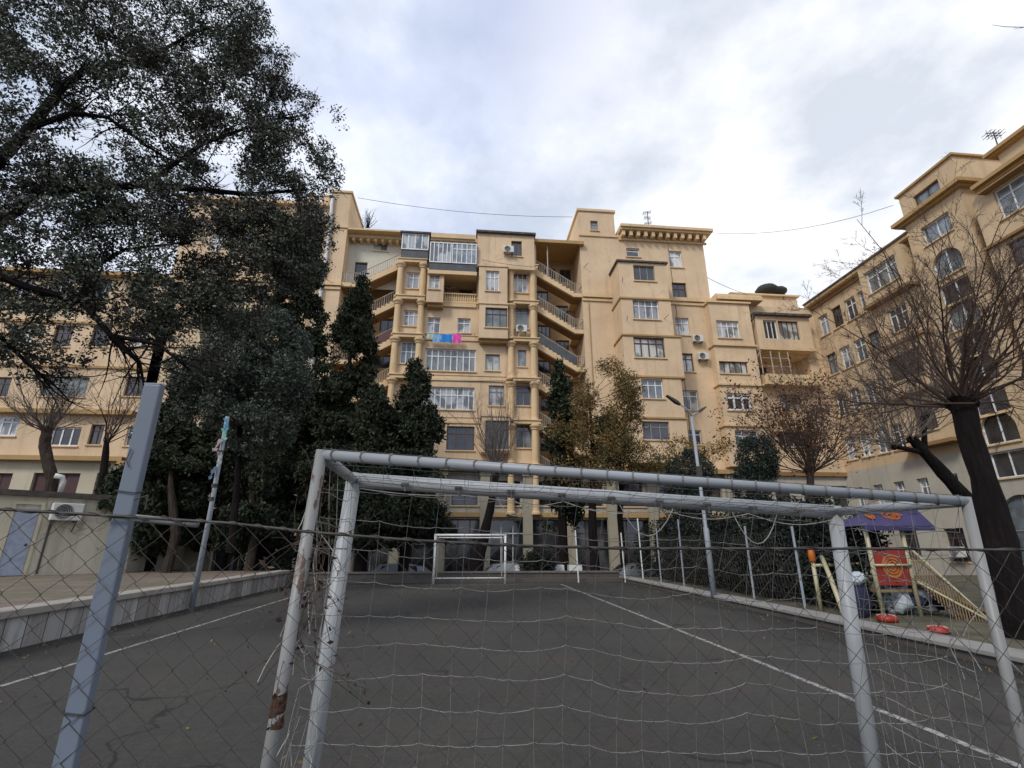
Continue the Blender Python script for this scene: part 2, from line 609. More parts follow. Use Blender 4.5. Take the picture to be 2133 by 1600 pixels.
def facade(mb, fr, u0, u1, z0, z1, holes, depth=0.22):
    holes = [(max(a, u0 + .001), min(b, u1 - .001), max(c, z0 + .001), min(d, z1 - .001)) for a, b, c, d in holes]
    us = sorted({u0, u1, *[h[0] for h in holes], *[h[1] for h in holes]})
    zs = sorted({z0, z1, *[h[2] for h in holes], *[h[3] for h in holes]})
    for j in range(len(zs) - 1):
        zc = (zs[j] + zs[j + 1]) / 2
        start = None
        for i in range(len(us)):
            inside = False
            if i < len(us) - 1:
                uc = (us[i] + us[i + 1]) / 2
                inside = any(h[0] < uc < h[1] and h[2] < zc < h[3] for h in holes)
            solid = i < len(us) - 1 and not inside
            if solid and start is None:
                start = us[i]
            if not solid and start is not None:
                mb.face([fr(start, zs[j], 0), fr(us[i], zs[j], 0), fr(us[i], zs[j + 1], 0), fr(start, zs[j + 1], 0)])
                start = None
    for a, b, c, d in holes:
        mb.face([fr(a, c, 0), fr(b, c, 0), fr(b, c, -depth), fr(a, c, -depth)])
        mb.face([fr(a, d, 0), fr(b, d, 0), fr(b, d, -depth), fr(a, d, -depth)])
        mb.face([fr(a, c, 0), fr(a, d, 0), fr(a, d, -depth), fr(a, c, -depth)])
        mb.face([fr(b, c, 0), fr(b, d, 0), fr(b, d, -depth), fr(b, c, -depth)])


def window(par, fr, h, frame='white_frame', pane='pane_curtain', nv=2, nh=1, tr=0.3, rec=0.2, sill=True, t=0.07, label=None):
    """one window in hole h=(u0,u1,z0,z1): frame mesh and a pane under it"""
    u0, u1, z0, z1 = h
    mb = MB()
    d0, d1 = -rec - 0.02, -rec + 0.05
    e = 0.004
    mb.fbox(fr, u0 + e, u0 + t, z0 + e, z1 - e, d0, d1)
    mb.fbox(fr, u1 - t, u1 - e, z0 + e, z1 - e, d0, d1)
    mb.fbox(fr, u0 + t, u1 - t, z0 + e, z0 + t, d0, d1)
    mb.fbox(fr, u0 + t, u1 - t, z1 - t, z1 - e, d0, d1)
    ht = (z1 - z0)
    zt = z1 - ht * tr
    for k in range(1, nv):
        uc = u0 + (u1 - u0) * k / nv
        mb.fbox(fr, uc - t * .45, uc + t * .45, z0 + t, z1 - t, d0, d1 - .004)
    if nh:
        mb.fbox(fr, u0 + t, u1 - t, zt - t * .45, zt + t * .45, d0, d1 - .008)
    w = mb.build('window', M[frame], par)
    if sill:
        sm = MB()
        sm.fbox(fr, u0 - .09, u1 + .09, z0 - .09, z0 - .006, 0.003, 0.10)
        sm.build('sill', M['trim'], w)
    if label: w['label'] = label
    g = MB()
    d = -rec + 0.0
    g.face([fr(u0 + .01, z0 + .01, d), fr(u1 - .01, z0 + .01, d), fr(u1 - .01, z1 - .01, d), fr(u0 + .01, z1 - .01, d)])
    g.build('pane', M[pane], w)
    return w


def hp(x0, y0, x1, y1, Y):
    """surveyed opening on the plane Y"""
    xm, ym = (x0 + x1) / 2, (y0 + y1) / 2
    return (at(x0, ym, Y).x, at(x1, ym, Y).x, at(xm, y1, Y).z, at(xm, y0, Y).z)


# foliage ------------------------------------------------------------
def leaves_mesh(name, cen, size, aspect, mat, parent, up=0.0):
    n = len(cen)
    cen = np.asarray(cen, float)
    a = NR.normal(size=(n, 3))
    a[:, 2] += up * np.abs(NR.normal(size=n))
    a /= np.linalg.norm(a, axis=1)[:, None]
    b = NR.normal(size=(n, 3))
    b -= a * (a * b).sum(1)[:, None]
    b /= np.linalg.norm(b, axis=1)[:, None]
    sz = size * NR.uniform(0.45, 1.45, n)[:, None]
    off = np.array(WL.get(parent.name, Vector()))
    c = cen - off
    V = np.stack([c - a * sz, c + b * sz * aspect, c + a * sz, c - b * sz * aspect], 1).reshape(-1, 3)
    me = bpy.data.meshes.new(name)
    me.vertices.add(4 * n)
    me.vertices.foreach_set('co', V.ravel())
    me.loops.add(4 * n)
    me.loops.foreach_set('vertex_index', np.arange(4 * n, dtype=np.int32))
    me.polygons.add(n)
    me.polygons.foreach_set('loop_start', np.arange(0, 4 * n, 4, dtype=np.int32))
    me.polygons.foreach_set('loop_total', np.full(n, 4, np.int32))
    at_ = me.attributes.new('rnd', 'FLOAT', 'FACE')
    at_.data.foreach_set('value', NR.uniform(0, 1, n) ** 1.6)
    me.update(calc_edges=True)
    me.materials.append(mat)
    o = bpy.data.objects.new(name, me)
    C.objects.link(o)
    o.parent = parent
    WL[o.name] = Vector(off)
    return o


def clump_points(clumps, twigs, per, sig, shell=0.5, gap=0.0, gs=1.0):
    """clumps: (centre, (rx,ry,rz), weight); leaf points gathered on short twigs inside them"""
    w = np.array([c[2] * (c[1][0] * c[1][1] * c[1][2]) ** (2 / 3) for c in clumps])
    w /= w.sum()
    idx = NR.choice(len(clumps), twigs, p=w)
    d = NR.normal(size=(twigs, 3))
    d /= np.linalg.norm(d, axis=1)[:, None]
    r = NR.uniform(0, 1, twigs) ** (1 / 3)
    r = shell * (0.75 + 0.3 * NR.uniform(0, 1, twigs)) + (1 - shell) * r
    cc = np.array([tuple(c[0]) for c in clumps])[idx]
    rr = np.array([c[1] for c in clumps])[idx]
    T = cc + d * rr * r[:, None]
    if gap > -1:
        keep = np.array([mnoise.noise(Vector(t) * gs) > gap - 0.5 for t in T])
        T = T[keep]
    ax = NR.normal(size=T.shape)
    ax[:, 2] *= 0.6
    ax /= np.linalg.norm(ax, axis=1)[:, None]
    s = NR.uniform(-1, 1, (len(T), per, 1)) * sig * 1.8
    P = T[:, None, :] + ax[:, None, :] * s + NR.normal(size=(len(T), per, 3)) * sig * 0.45
    return P.reshape(-1, 3), T


def px_clump(x, y, rx, ry, Y, w=1.0, rd=None):
    c = at(x, y, Y)
    k = (c - EYE).dot(FW) / F
    rx, ry = rx * k, ry * k
    return (c, (rx, rd if rd else (rx + ry) / 2, ry), w)


def spread(mb, start, d, length, r, level, maxlevel, n_side, wig=0.25, lift=0.15, sides=5, tips=None, ratio=0.5):
    """a branch with side shoots, as tapered tubes"""
    segs = max(3, int(5 - level))
    pts = [Vector(start)]
    d = Vector(d).normalized()
    for k in range(segs):
        d = (d + Vector((RND.gauss(0, wig), RND.gauss(0, wig), RND.gauss(0, wig) + lift)) * 0.5).normalized()
        pts.append(pts[-1] + d * length / segs)
    rad = [max(r * (1 - 0.8 * k / segs), 0.0025) for k in range(segs + 1)]
    mb.tube(pts, rad, max(3, sides - level), cap=False)
    if tips is not None and level >= maxlevel - 1:
        tips.append(pts[-1])
    if level < maxlevel:
        for q in range(n_side):
            f = RND.uniform(0.2, 0.98)
            k = min(int(f * segs), segs - 1)
            p = pts[k].lerp(pts[k + 1], f * segs - k)
            base = (pts[k + 1] - pts[k]).normalized()
            sd = base.orthogonal().normalized()
            sd.rotate(Matrix.Rotation(RND.uniform(0, 6.28), 3, base))
            nd = base * RND.uniform(0.6, 1.1) + sd * RND.uniform(0.5, 0.95)
            spread(mb, p, nd, length * ratio * RND.uniform(0.6, 1.15) * (1.1 - f * 0.5), rad[k] * 0.6, level + 1, maxlevel,
                   max(2, n_side - 1), wig, lift, sides, tips, ratio)


def trunk_mesh(mb, pts, r, n=10, rough=0.12):
    """tapered trunk with uneven bark outline"""
    P = [Vector(p) for p in pts]
    fine, rad = [], []
    for k in range(len(P) - 1):
        for q in range(4):
            f = q / 4
            fine.append(P[k].lerp(P[k + 1], f))
            rad.append(r[k] * (1 - f) + r[k + 1] * f)
    fine.append(P[-1])
    rad.append(r[-1])
    i0 = len(mb.v)
    mb.tube(fine, rad, n, cap=True)
    for i in range(i0, len(mb.v)):
        v = Vector(mb.v[i])
        k = (i - i0) // n
        c = fine[min(k, len(fine) - 1)]
        q = (v - c) * (1 + rough * 2 * mnoise.noise(v * 3.1))
        mb.v[i] = tuple(c + q)


# ================================================================== SETTING
def struct(name, mb, mat, parent=None):
    o = mb.build(name, mat, parent)
    if not parent: o['kind'] = 'structure'
    return o


mb = MB(); mb.face([(-900, -900, -0.85), (900, -900, -0.85), (900, 900, -0.85), (-900, 900, -0.85)])
struct('ground', mb, M['ground'])
mb = MB(); mb.box(-60, 60, 24.6, 35.0, -1.0, -0.78)
struct('street', mb, M['street'])
mb = MB(); mb.box(-7.12, 7.36, -8, 24.2, -0.9, 0.0)
court = struct('court', mb, M['asphalt'])


def strip(name, pts, w, z, par):
    mb = MB()
    for (x0, y0), (x1, y1) in zip(pts[:-1], pts[1:]):
        d = Vector((x1 - x0, y1 - y0)).normalized()
        n = Vector((-d.y, d.x)) * w / 2
        mb.face([(x0 - n.x, y0 - n.y, z), (x0 + n.x, y0 + n.y, z), (x1 + n.x, y1 + n.y, z), (x1 - n.x, y1 - n.y, z)][::-1])
    return mb.build(name, M['line'], par)


strip('line_marking', [(-5.42, 1.2), (-5.40, 12), (-5.43, 22.4)], 0.075, 0.004, court)
strip('line_marking', [(4.24, 1.2), (4.27, 9), (4.20, 22.4)], 0.085, 0.004, court)
strip('line_marking', [(-5.38, 22.4), (4.16, 22.4)], 0.07, 0.004, court)
strip('line_marking', [(-5.38, 1.35), (4.19, 1.35)], 0.07, 0.004, court)

mb = MB(); mb.box(-60, -7.42, -8, 24.4, -0.9, 0.50)
struct('pavement', mb, M['plat'])
mb = MB(); mb.box(7.86, 29.0, -8, 24.4, -0.9, 0.14)
struct('playground_ground', mb, M['earth'])

# left retaining wall
rw = thing('retaining_wall', 'long low wall of mismatched pale stone tiles along the left edge of the court', 'wall', (-7.25, 8, 0))
mb = MB(); mb.box(-7.42, -7.1, -8, 22.3, -0.2, 0.50)
mb.build('facing', M['tiles'], rw)
mb = MB()
y = -8.0
while y < 22.3:
    L = min(RND.uniform(0.9, 1.3), 22.35 - y)
    zj = RND.uniform(-0.006, 0.006)
    mb.box(-7.50, -7.02 + RND.uniform(-.008, .008), y + 0.004, y + L - 0.004, 0.503, 0.615 + zj)
    y += L
mb.build('coping', M['coping'], rw, bevel=0.012)

# right kerb
kb = thing('kerb_wall', 'low concrete kerb with a pale flat top along the right edge of the court', 'kerb', (7.6, 8, 0))
mb = MB(); mb.box(7.37, 7.84, -8, 24.3, -0.2, 0.12)
mb.build('kerb_face', M['kerb_face'], kb)
mb = MB()
y = -8.0
while y < 24.3:
    L = RND.uniform(1.4, 2.2)
    mb.box(7.33, 7.90, y + .005, min(y + L - .005, 24.3), 0.123, 0.19 + RND.uniform(-.008, .008))
    y += L
mb.build('coping', M['kerb'], kb, bevel=0.012)

# far end wall of the court
fw = thing('end_wall', 'low dark concrete wall across the far end of the court', 'wall', (0, 24.4, 0))
mb = MB(); mb.box(-7.1, 7.36, 24.25, 24.55, -0.9, 0.36); mb.build('facing', M['kerb_face'], fw)
mb = MB(); mb.box(-7.1, 7.36, 24.2, 24.6, 0.363, 0.43); mb.build('coping', stucco('dull coping', (0.16, 0.15, 0.135), .5), fw)
mb = MB(); mb.box(-7.1, 7.3, 23.55, 24.19, 0.004, 0.16); mb.build('step', M['kerb_face'], fw)

# ================================================================== MAIN BUILDING
FY = 36.0
FR = frY(FY)
LV = [23.45, 20.15, 16.9, 13.6, 10.3, 7.0]
bld = thing('apartment_building', 'tall ochre apartment block with open stair flights either side of its columned middle', 'building', (0, 38, -0.8))

CX0, CX1 = -5.75, 5.45
TX0, TX1 = 9.25, 20.35      # right tower
SX0, SX1 = -23.0, -10.25    # left tower
holes_c = []
wins = []


def W(x0, y0, x1, y1, Y=FY, lst=None, **kw):
    h = hp(x0, y0, x1, y1, Y)
    if lst is None: lst = holes_c
    lst.append(h)
    wins.append((frY(Y), h, kw))
    return h


# middle bay, flush windows
W(847, 567, 873, 601, nv=2, pane='pane_curtain')
W(840, 646, 872, 679, nv=3)
W(834, 711, 868, 757, nv=3, tr=.45, pane='pane_blue')
W(1069, 568, 1099, 610, nv=3, pane='pane_curtain')
W(1074, 640, 1102, 685, frame='grey_frame', pane='pane_blue', nv=2, tr=.25)
W(1079, 729, 1096, 764, frame='grey_frame', pane='pane_blue', nv=1, nh=0)
W(1075, 803, 1106, 845, frame='grey_frame', pane='pane_dark', nv=2)
W(1075, 882, 1108, 933, frame='grey_frame', pane='pane_blue', nv=2)
W(890, 661, 917, 694, nv=2, pane='pane_curtain')
W(953, 663, 980, 694, nv=2, pane='pane_curtain')
W(886, 727, 991, 773, nv=8, tr=.32, pane='pane_blue', t=.085)
W(1011, 738, 1041, 772, frame='grey_frame', pane='pane_curtain', nv=2, nh=0)
W(881, 806, 988, 853, nv=9, tr=.35, pane='pane_curtain', t=.085)
W(1018, 803, 1050, 845, frame='grey_frame', pane='pane_curtain', nv=2)
W(930, 888, 988, 938, frame='brown_frame', pane='pane_dark', nv=3)
W(822, 888, 905, 938, frame='brown_frame', pane='pane_dark', nv=3)
loggia4 = hp(833, 800, 872, 862, FY)
balc = hp(924, 584, 993, 636, FY)
holes_c += [loggia4, balc]

mb = MB()
facade(mb, FR, CX0, CX1, 6.9, 26.2, [h for h in holes_c if h not in (loggia4, balc)] + [loggia4, balc], 0.24)
# deep reveals of the two recesses
for (a, b, c, d) in (loggia4, balc):
    for (p, q) in (((a, c), (a, d)), ((b, c), (b, d)), ((a, d), (b, d)), ((a, c), (b, c))):
        mb.face([FR(p[0], p[1], -.24), FR(q[0], q[1], -.24), FR(q[0], q[1], -1.7), FR(p[0], p[1], -1.7)])
    mb.face([FR(a, c, -1.7), FR(b, c, -1.7), FR(b, d, -1.7), FR(a, d, -1.7)])
# roof and back
mb.box(CX0, CX1, FY + 2.8, FY + 12, -0.8, 26.15)
mb.face([FR(CX0, 26.2, 0), FR(CX1, 26.2, 0), FR(CX1, 26.2, -3), FR(CX0, 26.2, -3)])
for X in (CX0, CX1):
    mb.face([(X, FY, 6.9), (X, FY + 2.8, 6.9), (X, FY + 2.8, 26.2), (X, FY, 26.2)])
mb.build('wall', M['wall'], bld)

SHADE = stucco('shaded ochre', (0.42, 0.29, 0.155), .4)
# dark doors in the recessed stair bays + back walls
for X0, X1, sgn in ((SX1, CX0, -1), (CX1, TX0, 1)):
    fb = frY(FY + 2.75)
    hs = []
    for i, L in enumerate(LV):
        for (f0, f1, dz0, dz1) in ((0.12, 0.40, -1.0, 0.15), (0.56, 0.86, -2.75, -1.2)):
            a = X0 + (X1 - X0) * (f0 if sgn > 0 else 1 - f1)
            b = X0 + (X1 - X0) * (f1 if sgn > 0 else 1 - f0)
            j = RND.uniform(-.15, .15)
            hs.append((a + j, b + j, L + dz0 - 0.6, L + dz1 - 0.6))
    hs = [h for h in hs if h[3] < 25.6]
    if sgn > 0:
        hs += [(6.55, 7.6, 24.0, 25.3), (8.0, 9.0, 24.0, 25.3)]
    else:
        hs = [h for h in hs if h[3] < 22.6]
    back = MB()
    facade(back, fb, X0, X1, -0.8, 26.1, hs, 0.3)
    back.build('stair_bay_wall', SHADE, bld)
    for h in hs:
        wins.append((fb, h, dict(frame='brown_frame', pane='pane_dark', nv=RND.choice([2, 3]), nh=0, sill=False)))

# top left gallery wall, pale
galh = hp(779, 502, 808, 523, FY + 1.2)
gald = hp(738, 546, 764, 584, FY + 1.2)
galv = hp(747, 500, 756, 506, FY + 1.2)
mb = MB()
fg = frY(FY + 1.2)
facade(mb, fg, SX1, CX0, 23.0 - 1.4, 26.05, [galh, gald, galv], 0.2)
mb.build('gallery_wall', M['wall_white'], bld)
wins.append((fg, galh, dict(pane='pane_curtain', nv=1, nh=0)))
wins.append((fg, gald, dict(frame='brown_frame', pane='pane_dark', nv=1, nh=0, sill=False)))
wins.append((fg, galv, dict(frame='brown_frame', pane='pane_dark', nv=1, nh=0, sill=False, t=.02)))

# stair flights
def flight(L, sgn, kind):
    """front flight from the column (level L) down to the outer half landing"""
    xi = CX1 - .02 if sgn > 0 else CX0 + .02
    xm = xi + sgn * 3.15
    xo = (TX0 - .01) if sgn > 0 else (SX1 + .01)
    zl = L - 2.0
    mb = MB()
    P = [(xi, L), (xm, zl), (xo, zl), (xo, zl - .34), (xm - sgn * .05, zl - .34), (xi, L - .5)]
    mb.prism(P if sgn < 0 else P, FR, -1.25, -0.02)
    mb.fbox(FR, min(xm, xo), max(xm, xo), zl - .33, zl - .02, -2.7, -1.26)     # landing slab
    # step noses
    for k in range(10):
        f = (k + .5) / 10
        x = xi + (xm - xi) * f
        z = L + (zl - L) * f
        mb.fbox(FR, x - .12, x + .12, z - .05, z + .10, -1.2, -0.06)
    mb.build('stair_flight', M['trim'], bld)
    # soffit sheet underneath, its shade put into the darker colour
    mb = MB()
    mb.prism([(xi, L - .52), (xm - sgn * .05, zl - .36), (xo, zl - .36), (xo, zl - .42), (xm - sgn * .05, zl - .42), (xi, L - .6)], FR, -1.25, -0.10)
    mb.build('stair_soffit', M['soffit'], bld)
    # railing
    mb = MB()
    hr = 0.95
    def rail(z_off, r):
        mb.tube([FR(xi, L + z_off, -.1), FR(xm, zl + z_off, -.1), FR(xo, zl + z_off, -.1)], r, 5)
    rail(hr, .035)
    rail(.16, .02)
    n = 26
    for k in range(n + 1):
        x = xi + (xo - xi) * k / n
        z = (L + (zl - L) * (x - xi) / (xm - xi)) if abs(x - xi) < abs(xm - xi) else zl
        mb.tube([FR(x, z, -.1), FR(x, z + hr, -.1)], .022 if k % 6 else .035, 4, cap=False)
    mb.build('stair_railing', M['iron_pale'], bld)
    if kind:
        mb = MB()
        f0, f1 = (0.05, 0.98)
        a, b = xi + (xm - xi) * f0, xi + (xm - xi) * f1
        za, zb = L + (zl - L) * f0, L + (zl - L) * f1
        mb.prism([(a, za + .12), (b, zb + .12), (b, zb + .86), (a, za + .86)], FR, -.08, -.05)
        mb.build('railing_panel', kind, bld)


for i, L in enumerate(LV):
    flight(L, -1, {2: plain('maroon sheet', (.10, .04, .04)), 1: None}.get(i))
    flight(L, 1, {2: M['panel_grey']}.get(i))

# middle-bay columns (each a storey shaft with capital), bands
for px in (837, 884, 1064, 1108):
    cxm = at(px, 545, FY).x
    mb = MB()
    for i, L in enumerate(LV):
        zb = LV[i + 1] if i + 1 < len(LV) else 3.6
        r = .26
        mb.lathe([(r + .10, zb + .02), (r + .10, zb + .16), (r + .02, zb + .22), (r, zb + .4), (r - .03, L - .62), (r + .04, L - .56), (r + .04, L - .50),
                  (r + .16, L - .34), (r + .16, L - .20)], (cxm, FY - .24, 0), 14)
    mb.build('column', M['trim'], bld, smooth=False)
mb = MB()
for L in LV:
    mb.fbox(FR, CX0 - .04, -3.55, L - .18, L + .06, .003, .56)
    mb.fbox(FR, CX0 - .10, -3.50, L + .063, L + .14, .003, .64)
    mb.fbox(FR, 3.45, CX1 + .04, L - .18, L + .06, .003, .56)
    mb.fbox(FR, 3.40, CX1 + .10, L + .063, L + .14, .003, .64)
for L in LV[1:]:
    mb.fbox(FR, -3.45, 3.35, L - .14, L + .04, .003, .09)
    mb.fbox(FR, -3.45, 3.35, L + .3, L + .36, .003, .05)
mb.build_split('string_course', M['trim'], bld)

# projecting bays
def bay(x0, x1, z0, z1, yf, holes, mat='wall', lip=True, name='bay'):
    mb = MB()
    fr = frY(yf)
    facade(mb, fr, x0, x1, z0, z1, holes, 0.2)
    for X in (x0, x1):
        mb.face([(X, yf, z0), (X, FY - .002, z0), (X, FY - .002, z1), (X, yf, z1)])
    for Z in (z0, z1):
        mb.face([(x0, yf, Z), (x1, yf, Z), (x1, FY - .002, Z), (x0, FY - .002, Z)])
    if lip:
        mb.box(x0 - .07, x1 + .07, yf - .08, FY - .003, z1 + .002, z1 + .13)
    o = mb.build(name, M[mat], bld)
    return o


def bayW(x0, y0, x1, y1, Y, **kw):
    h = hp(x0, y0, x1, y1, Y)
    wins.append((frY(Y), h, kw))
    return h


yb = FY - .85
bay(at(889, 600, yb).x, at(924, 600, yb).x, at(905, 629, yb).z, at(905, 563, yb).z, yb, [bayW(894, 571, 916, 602, yb, nv=2)])
bay(at(997, 600, yb).x, at(1057, 600, yb).x, at(1027, 630, yb).z, at(1027, 556, yb).z, yb, [bayW(1012, 564, 1040, 606, yb, nv=3)])
b2 = bay(at(998, 660, yb).x, at(1058, 660, yb).x, at(1027, 704, yb).z, at(1027, 634, yb).z, yb, [bayW(1011, 641, 1057, 682, yb, frame='brown_frame', pane='pane_blue', nv=3)])
bay(at(1003, 900, yb).x, at(1062, 900, yb).x, at(1030, 942, yb).z, at(1030, 868, yb).z, yb, [bayW(1011, 876, 1060, 936, yb, frame='brown_frame', pane='pane_dark', nv=3)], name='bay')
# undersides, shade put into the dark trim colour
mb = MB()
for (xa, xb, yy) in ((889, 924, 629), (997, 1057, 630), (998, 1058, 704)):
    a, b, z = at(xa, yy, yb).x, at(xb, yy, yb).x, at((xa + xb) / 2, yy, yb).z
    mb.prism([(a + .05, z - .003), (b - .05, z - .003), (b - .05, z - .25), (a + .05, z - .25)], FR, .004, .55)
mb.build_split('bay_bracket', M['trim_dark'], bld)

# top storey
yt = FY - 0.5
fT = frY(yt)
x0, x1 = at(836, 515, yt).x, at(893, 515, yt).x
zb, zm, zt = at(865, 544, yt).z, at(865, 521, yt).z, at(865, 488, yt).z
mb = MB()
mb.box(x0, x1, yt, FY - .003, zb, zm - .01)
mb.build('parapet_panel', M['panel_grey'], bld)
wins.append((fT, (x0, x1, zm, zt), dict(nv=4, nh=0, pane='pane_curtain', rec=-.02, sill=False, t=.09)))
mb = MB()
mb.box(x0 - .15, x1 + .15, yt - .2, FY + 1, zt + .004, zt + .16)
mb.box(x0, x0 + .03, yt + .06, FY, zm, zt)
mb.box(x1 - .03, x1, yt + .06, FY, zm, zt)
mb.build_split('canopy', M['roof_dark'], bld)
yl = FY - 0.95
fL = frY(yl)
x0b, x1b = at(895, 530, yl).x, at(993, 530, yl).x
z0, z1, z2 = at(945, 566, yl).z, at(945, 549, yl).z, at(945, 507, yl).z
mb = MB()
mb.box(x0b, x1b, yl, FY - .003, z0, z1 - .01)
mb.build('parapet_panel', M['panel_grey'], bld)
wins.append((fL, (x0b, x0b + (x1b - x0b) * .46, z1, z2), dict(nv=5, nh=0, pane='pane_curtain', rec=-.02, sill=False, t=.08)))
wins.append((fL, (x0b + (x1b - x0b) * .47, x1b, z1, z2), dict(nv=5, tr=.3, pane='pane_blue', rec=-.02, sill=False, t=.08)))
mb = MB()
mb.box(x0b - .05, x1b + .05, yl - .15, FY - .003, z0 - .32, z0 - .004)
mb.build_split('balcony_slab', M['trim'], bld)
mb = MB()
mb.box(x0b, x1b, yl + .03, FY - .003, z2 + .004, z2 + .1)
mb.build_split('canopy', M['grey_frame'], bld)
# ochre top box
yo = FY - .7
xo0, xo1 = at(994, 520, yo).x, at(1113, 520, yo).x
zo0, zo1 = at(1055, 560, yo).z, at(1055, 489, yo).z
bay(xo0, xo1, zo0, zo1, yo, [bayW(1065, 502, 1087, 534, yo, frame='brown_frame', pane='pane_dark', nv=2, nh=0)], lip=False)
mb = MB()
mb.box(xo0 - .12, xo1 + .12, yo - .25, FY + 1.2, zo1 + .004, zo1 + .18)
mb.build_split('canopy', M['roof_dark'], bld)
# stair roof on the right and its post
mb = MB()
mb.box(CX1 - .2, TX0 + .3, FY - .35, FY + 3, 25.95, 26.25)
mb.build_split('canopy', M['trim_dark'], bld)
mb = MB()
xp = at(1141, 540, FY).x
mb.tube([(xp, FY + .1, 22.6), (xp, FY + .1, 25.95)], .05, 8)
mb.build('canopy_post', M['iron_pale'], bld)
# cornice with brackets over the middle
mb = MB()
mb.box(SX1 + .02, CX0 - .01, FY + .55, FY + 3, 26.05, 26.35)
cz0, cz1 = at(945, 506, FY - .9).z, at(945, 487, FY - .9).z
mb.box(x0b + .02, xo0 - .15, FY - .75, FY + 1, cz0 + .30, cz0 + .45)
mb.box(x0b + .02, xo0 - .15, FY - .9, FY + 1, cz0 + .453, cz1)
k = x0b + .1
while k < xo0 - .4:
    mb.box(k, k + .24, FY - .62, FY - .003, cz0 + .02, cz0 + .297)
    k += .62
mb.build_split('cornice', M['trim'], bld)
mb = MB()
k = SX1 + .3
while k < CX0 - .3:
    mb.box(k, k + .22, FY + .62, FY + 1.19, 25.8, 26.047)
    k += .6
mb.build_split('cornice', M['trim'], bld)
mb = MB()
mb.box(SX1 + .01, CX0 + .3, FY - .05, FY + 3, 26.353, 26.5)
mb.box(CX0 - .1, TX0, FY + 1.2, FY + 12, 26.3, 26.75)
mb.build('roof', M['trim'], bld)
# balustrade of the balcony
mb = MB()
a, b, c, d = balc
zt_ = at(958, 615, FY).z
mb.fbox(FR, a + .02, b - .02, zt_, zt_ + .12, -.2, .12)
mb.fbox(FR, a + .02, b - .02, c - .2, c + .1, .003, .14)
nb = 14
for k in range(nb):
    u = a + .15 + (b - a - .3) * k / (nb - 1)
    mb.lathe([(.05, c + .1), (.045, c + .2), (.085, c + .42), (.05, zt_ - .12), (.06, zt_)], (u, FY - .02, 0), 8)
mb.build('balustrade', M['trim'], bld)
wins.append((frY(FY + 1.69), hp(957, 600, 984, 612, FY + 1.69), dict(frame='brown_frame', pane='pane_dark', nv=2, nh=0, rec=-.06, sill=False)))

# right tower -----------------------------------------------------
ht = []
W(1230, 460, 1245.5, 480, lst=ht, frame='grey_frame', pane='pane_blue', nv=2)
W(1305, 517, 1332, 535, lst=ht, pane='pane_curtain', nv=1)
W(1395, 523, 1421, 557, lst=ht, nv=2)
W(1401, 589, 1431, 629, lst=ht, frame='brown_frame', pane='pane_dark', nv=2)
W(1408, 662, 1436, 698, lst=ht, nv=2)
W(1417, 736, 1445, 774, lst=ht, frame='brown_frame', pane='pane_curtain', nv=2)
W(1423, 813, 1455, 854, lst=ht, nv=2)
W(1435, 896, 1462, 926, lst=ht, pane='pane_dark', nv=2)
mb = MB()
facade(mb, FR, TX0, TX1, 6.9, 27.0, [h for h in ht if h[2] < 26.5], 0.24)
mb.box(TX0 + .01, TX1 - .01, FY + .75, FY + 12, -0.8, 26.98)
for X in (TX0, TX1):
    mb.face([(X, FY, 6.9), (X, FY + 3, 6.9), (X, FY + 3, 27), (X, FY, 27)])
tw = 12.45
facade(mb, FR, TX0, tw, 27.0, 29.55, [h for h in ht if h[2] > 26.5], 0.24)
for X in (TX0, tw):
    mb.face([(X, FY, 27), (X, FY + 5, 27), (X, FY + 5, 29.55), (X, FY, 29.55)])
mb.face([(TX0, FY, 29.55), (tw, FY, 29.55), (tw, FY + 5, 29.55), (TX0, FY + 5, 29.55)])
mb.face([(TX0, FY + 5, 27), (tw, FY + 5, 27), (tw, FY + 5, 29.55), (TX0, FY + 5, 29.55)])
mb.build('tower_wall', M['wall'], bld)
mb = MB()
mb.box(TX0 - .12, tw + .12, FY - .12, FY + 5.1, 29.553, 29.78)
mb.fbox(FR, TX0 - .08, tw + .2, 27.0, 27.22, .003, .10)
mb.fbox(FR, TX0 + .003, TX1, 20.75, 20.98, .003, .12)
mb.fbox(FR, TX0 + .003, TX1 + .1, 21.05, 21.38, .003, .24)
mb.build_split('string_course', M['trim'], bld)
mb = MB()
mb.fbox(FR, tw + .25, TX1 + .25, 26.75, 26.92, .003, .18)
mb.fbox(FR, tw + .25, TX1 + .45, 27.42, 27.6, -2, .78)
mb.fbox(FR, tw + .25, TX1 + .6, 27.603, 27.85, -2, .95)
mb.fbox(FR, tw + .25, TX1 + .02, 27.0, 27.42, -2, 0.0)
k = tw + .4
while k < TX1 + .3:
    mb.fbox(FR, k, k + .27, 26.923, 27.417, .003, .66)
    k += .66
mb.build_split('cornice', M['trim'], bld)
# oriel
yv = FY - 2.15
zs = [23.25, 19.95, 16.8, 13.45, 10.3, 7.1]
oh = {0: [bayW(1320, 553, 1364, 585, yv, frame='grey_frame', pane='pane_dark', nv=3, nh=0)],
      1: [bayW(1319, 624, 1373, 665, yv, nv=4, pane='pane_curtain')],
      2: [bayW(1321, 703, 1385, 745, yv, frame='brown_frame', pane='pane_curtain', nv=4, tr=.28, t=.1)],
      3: [bayW(1337, 790, 1382, 830, yv, nv=3, pane='pane_blue')],
      4: [bayW(1339, 878, 1395, 916, yv, frame='grey_frame', pane='pane_dark', nv=3)]}
ox = [(11.75, 15.72), (11.75, 15.8), (11.70, 16.25), (11.75, 15.95), (11.85, 16.0)]
for k in range(5):
    bay(ox[k][0], ox[k][1], zs[k + 1] + (.14 if k < 4 else 0), zs[k], yv, oh[k], lip=False, name='oriel')
mb = MB()
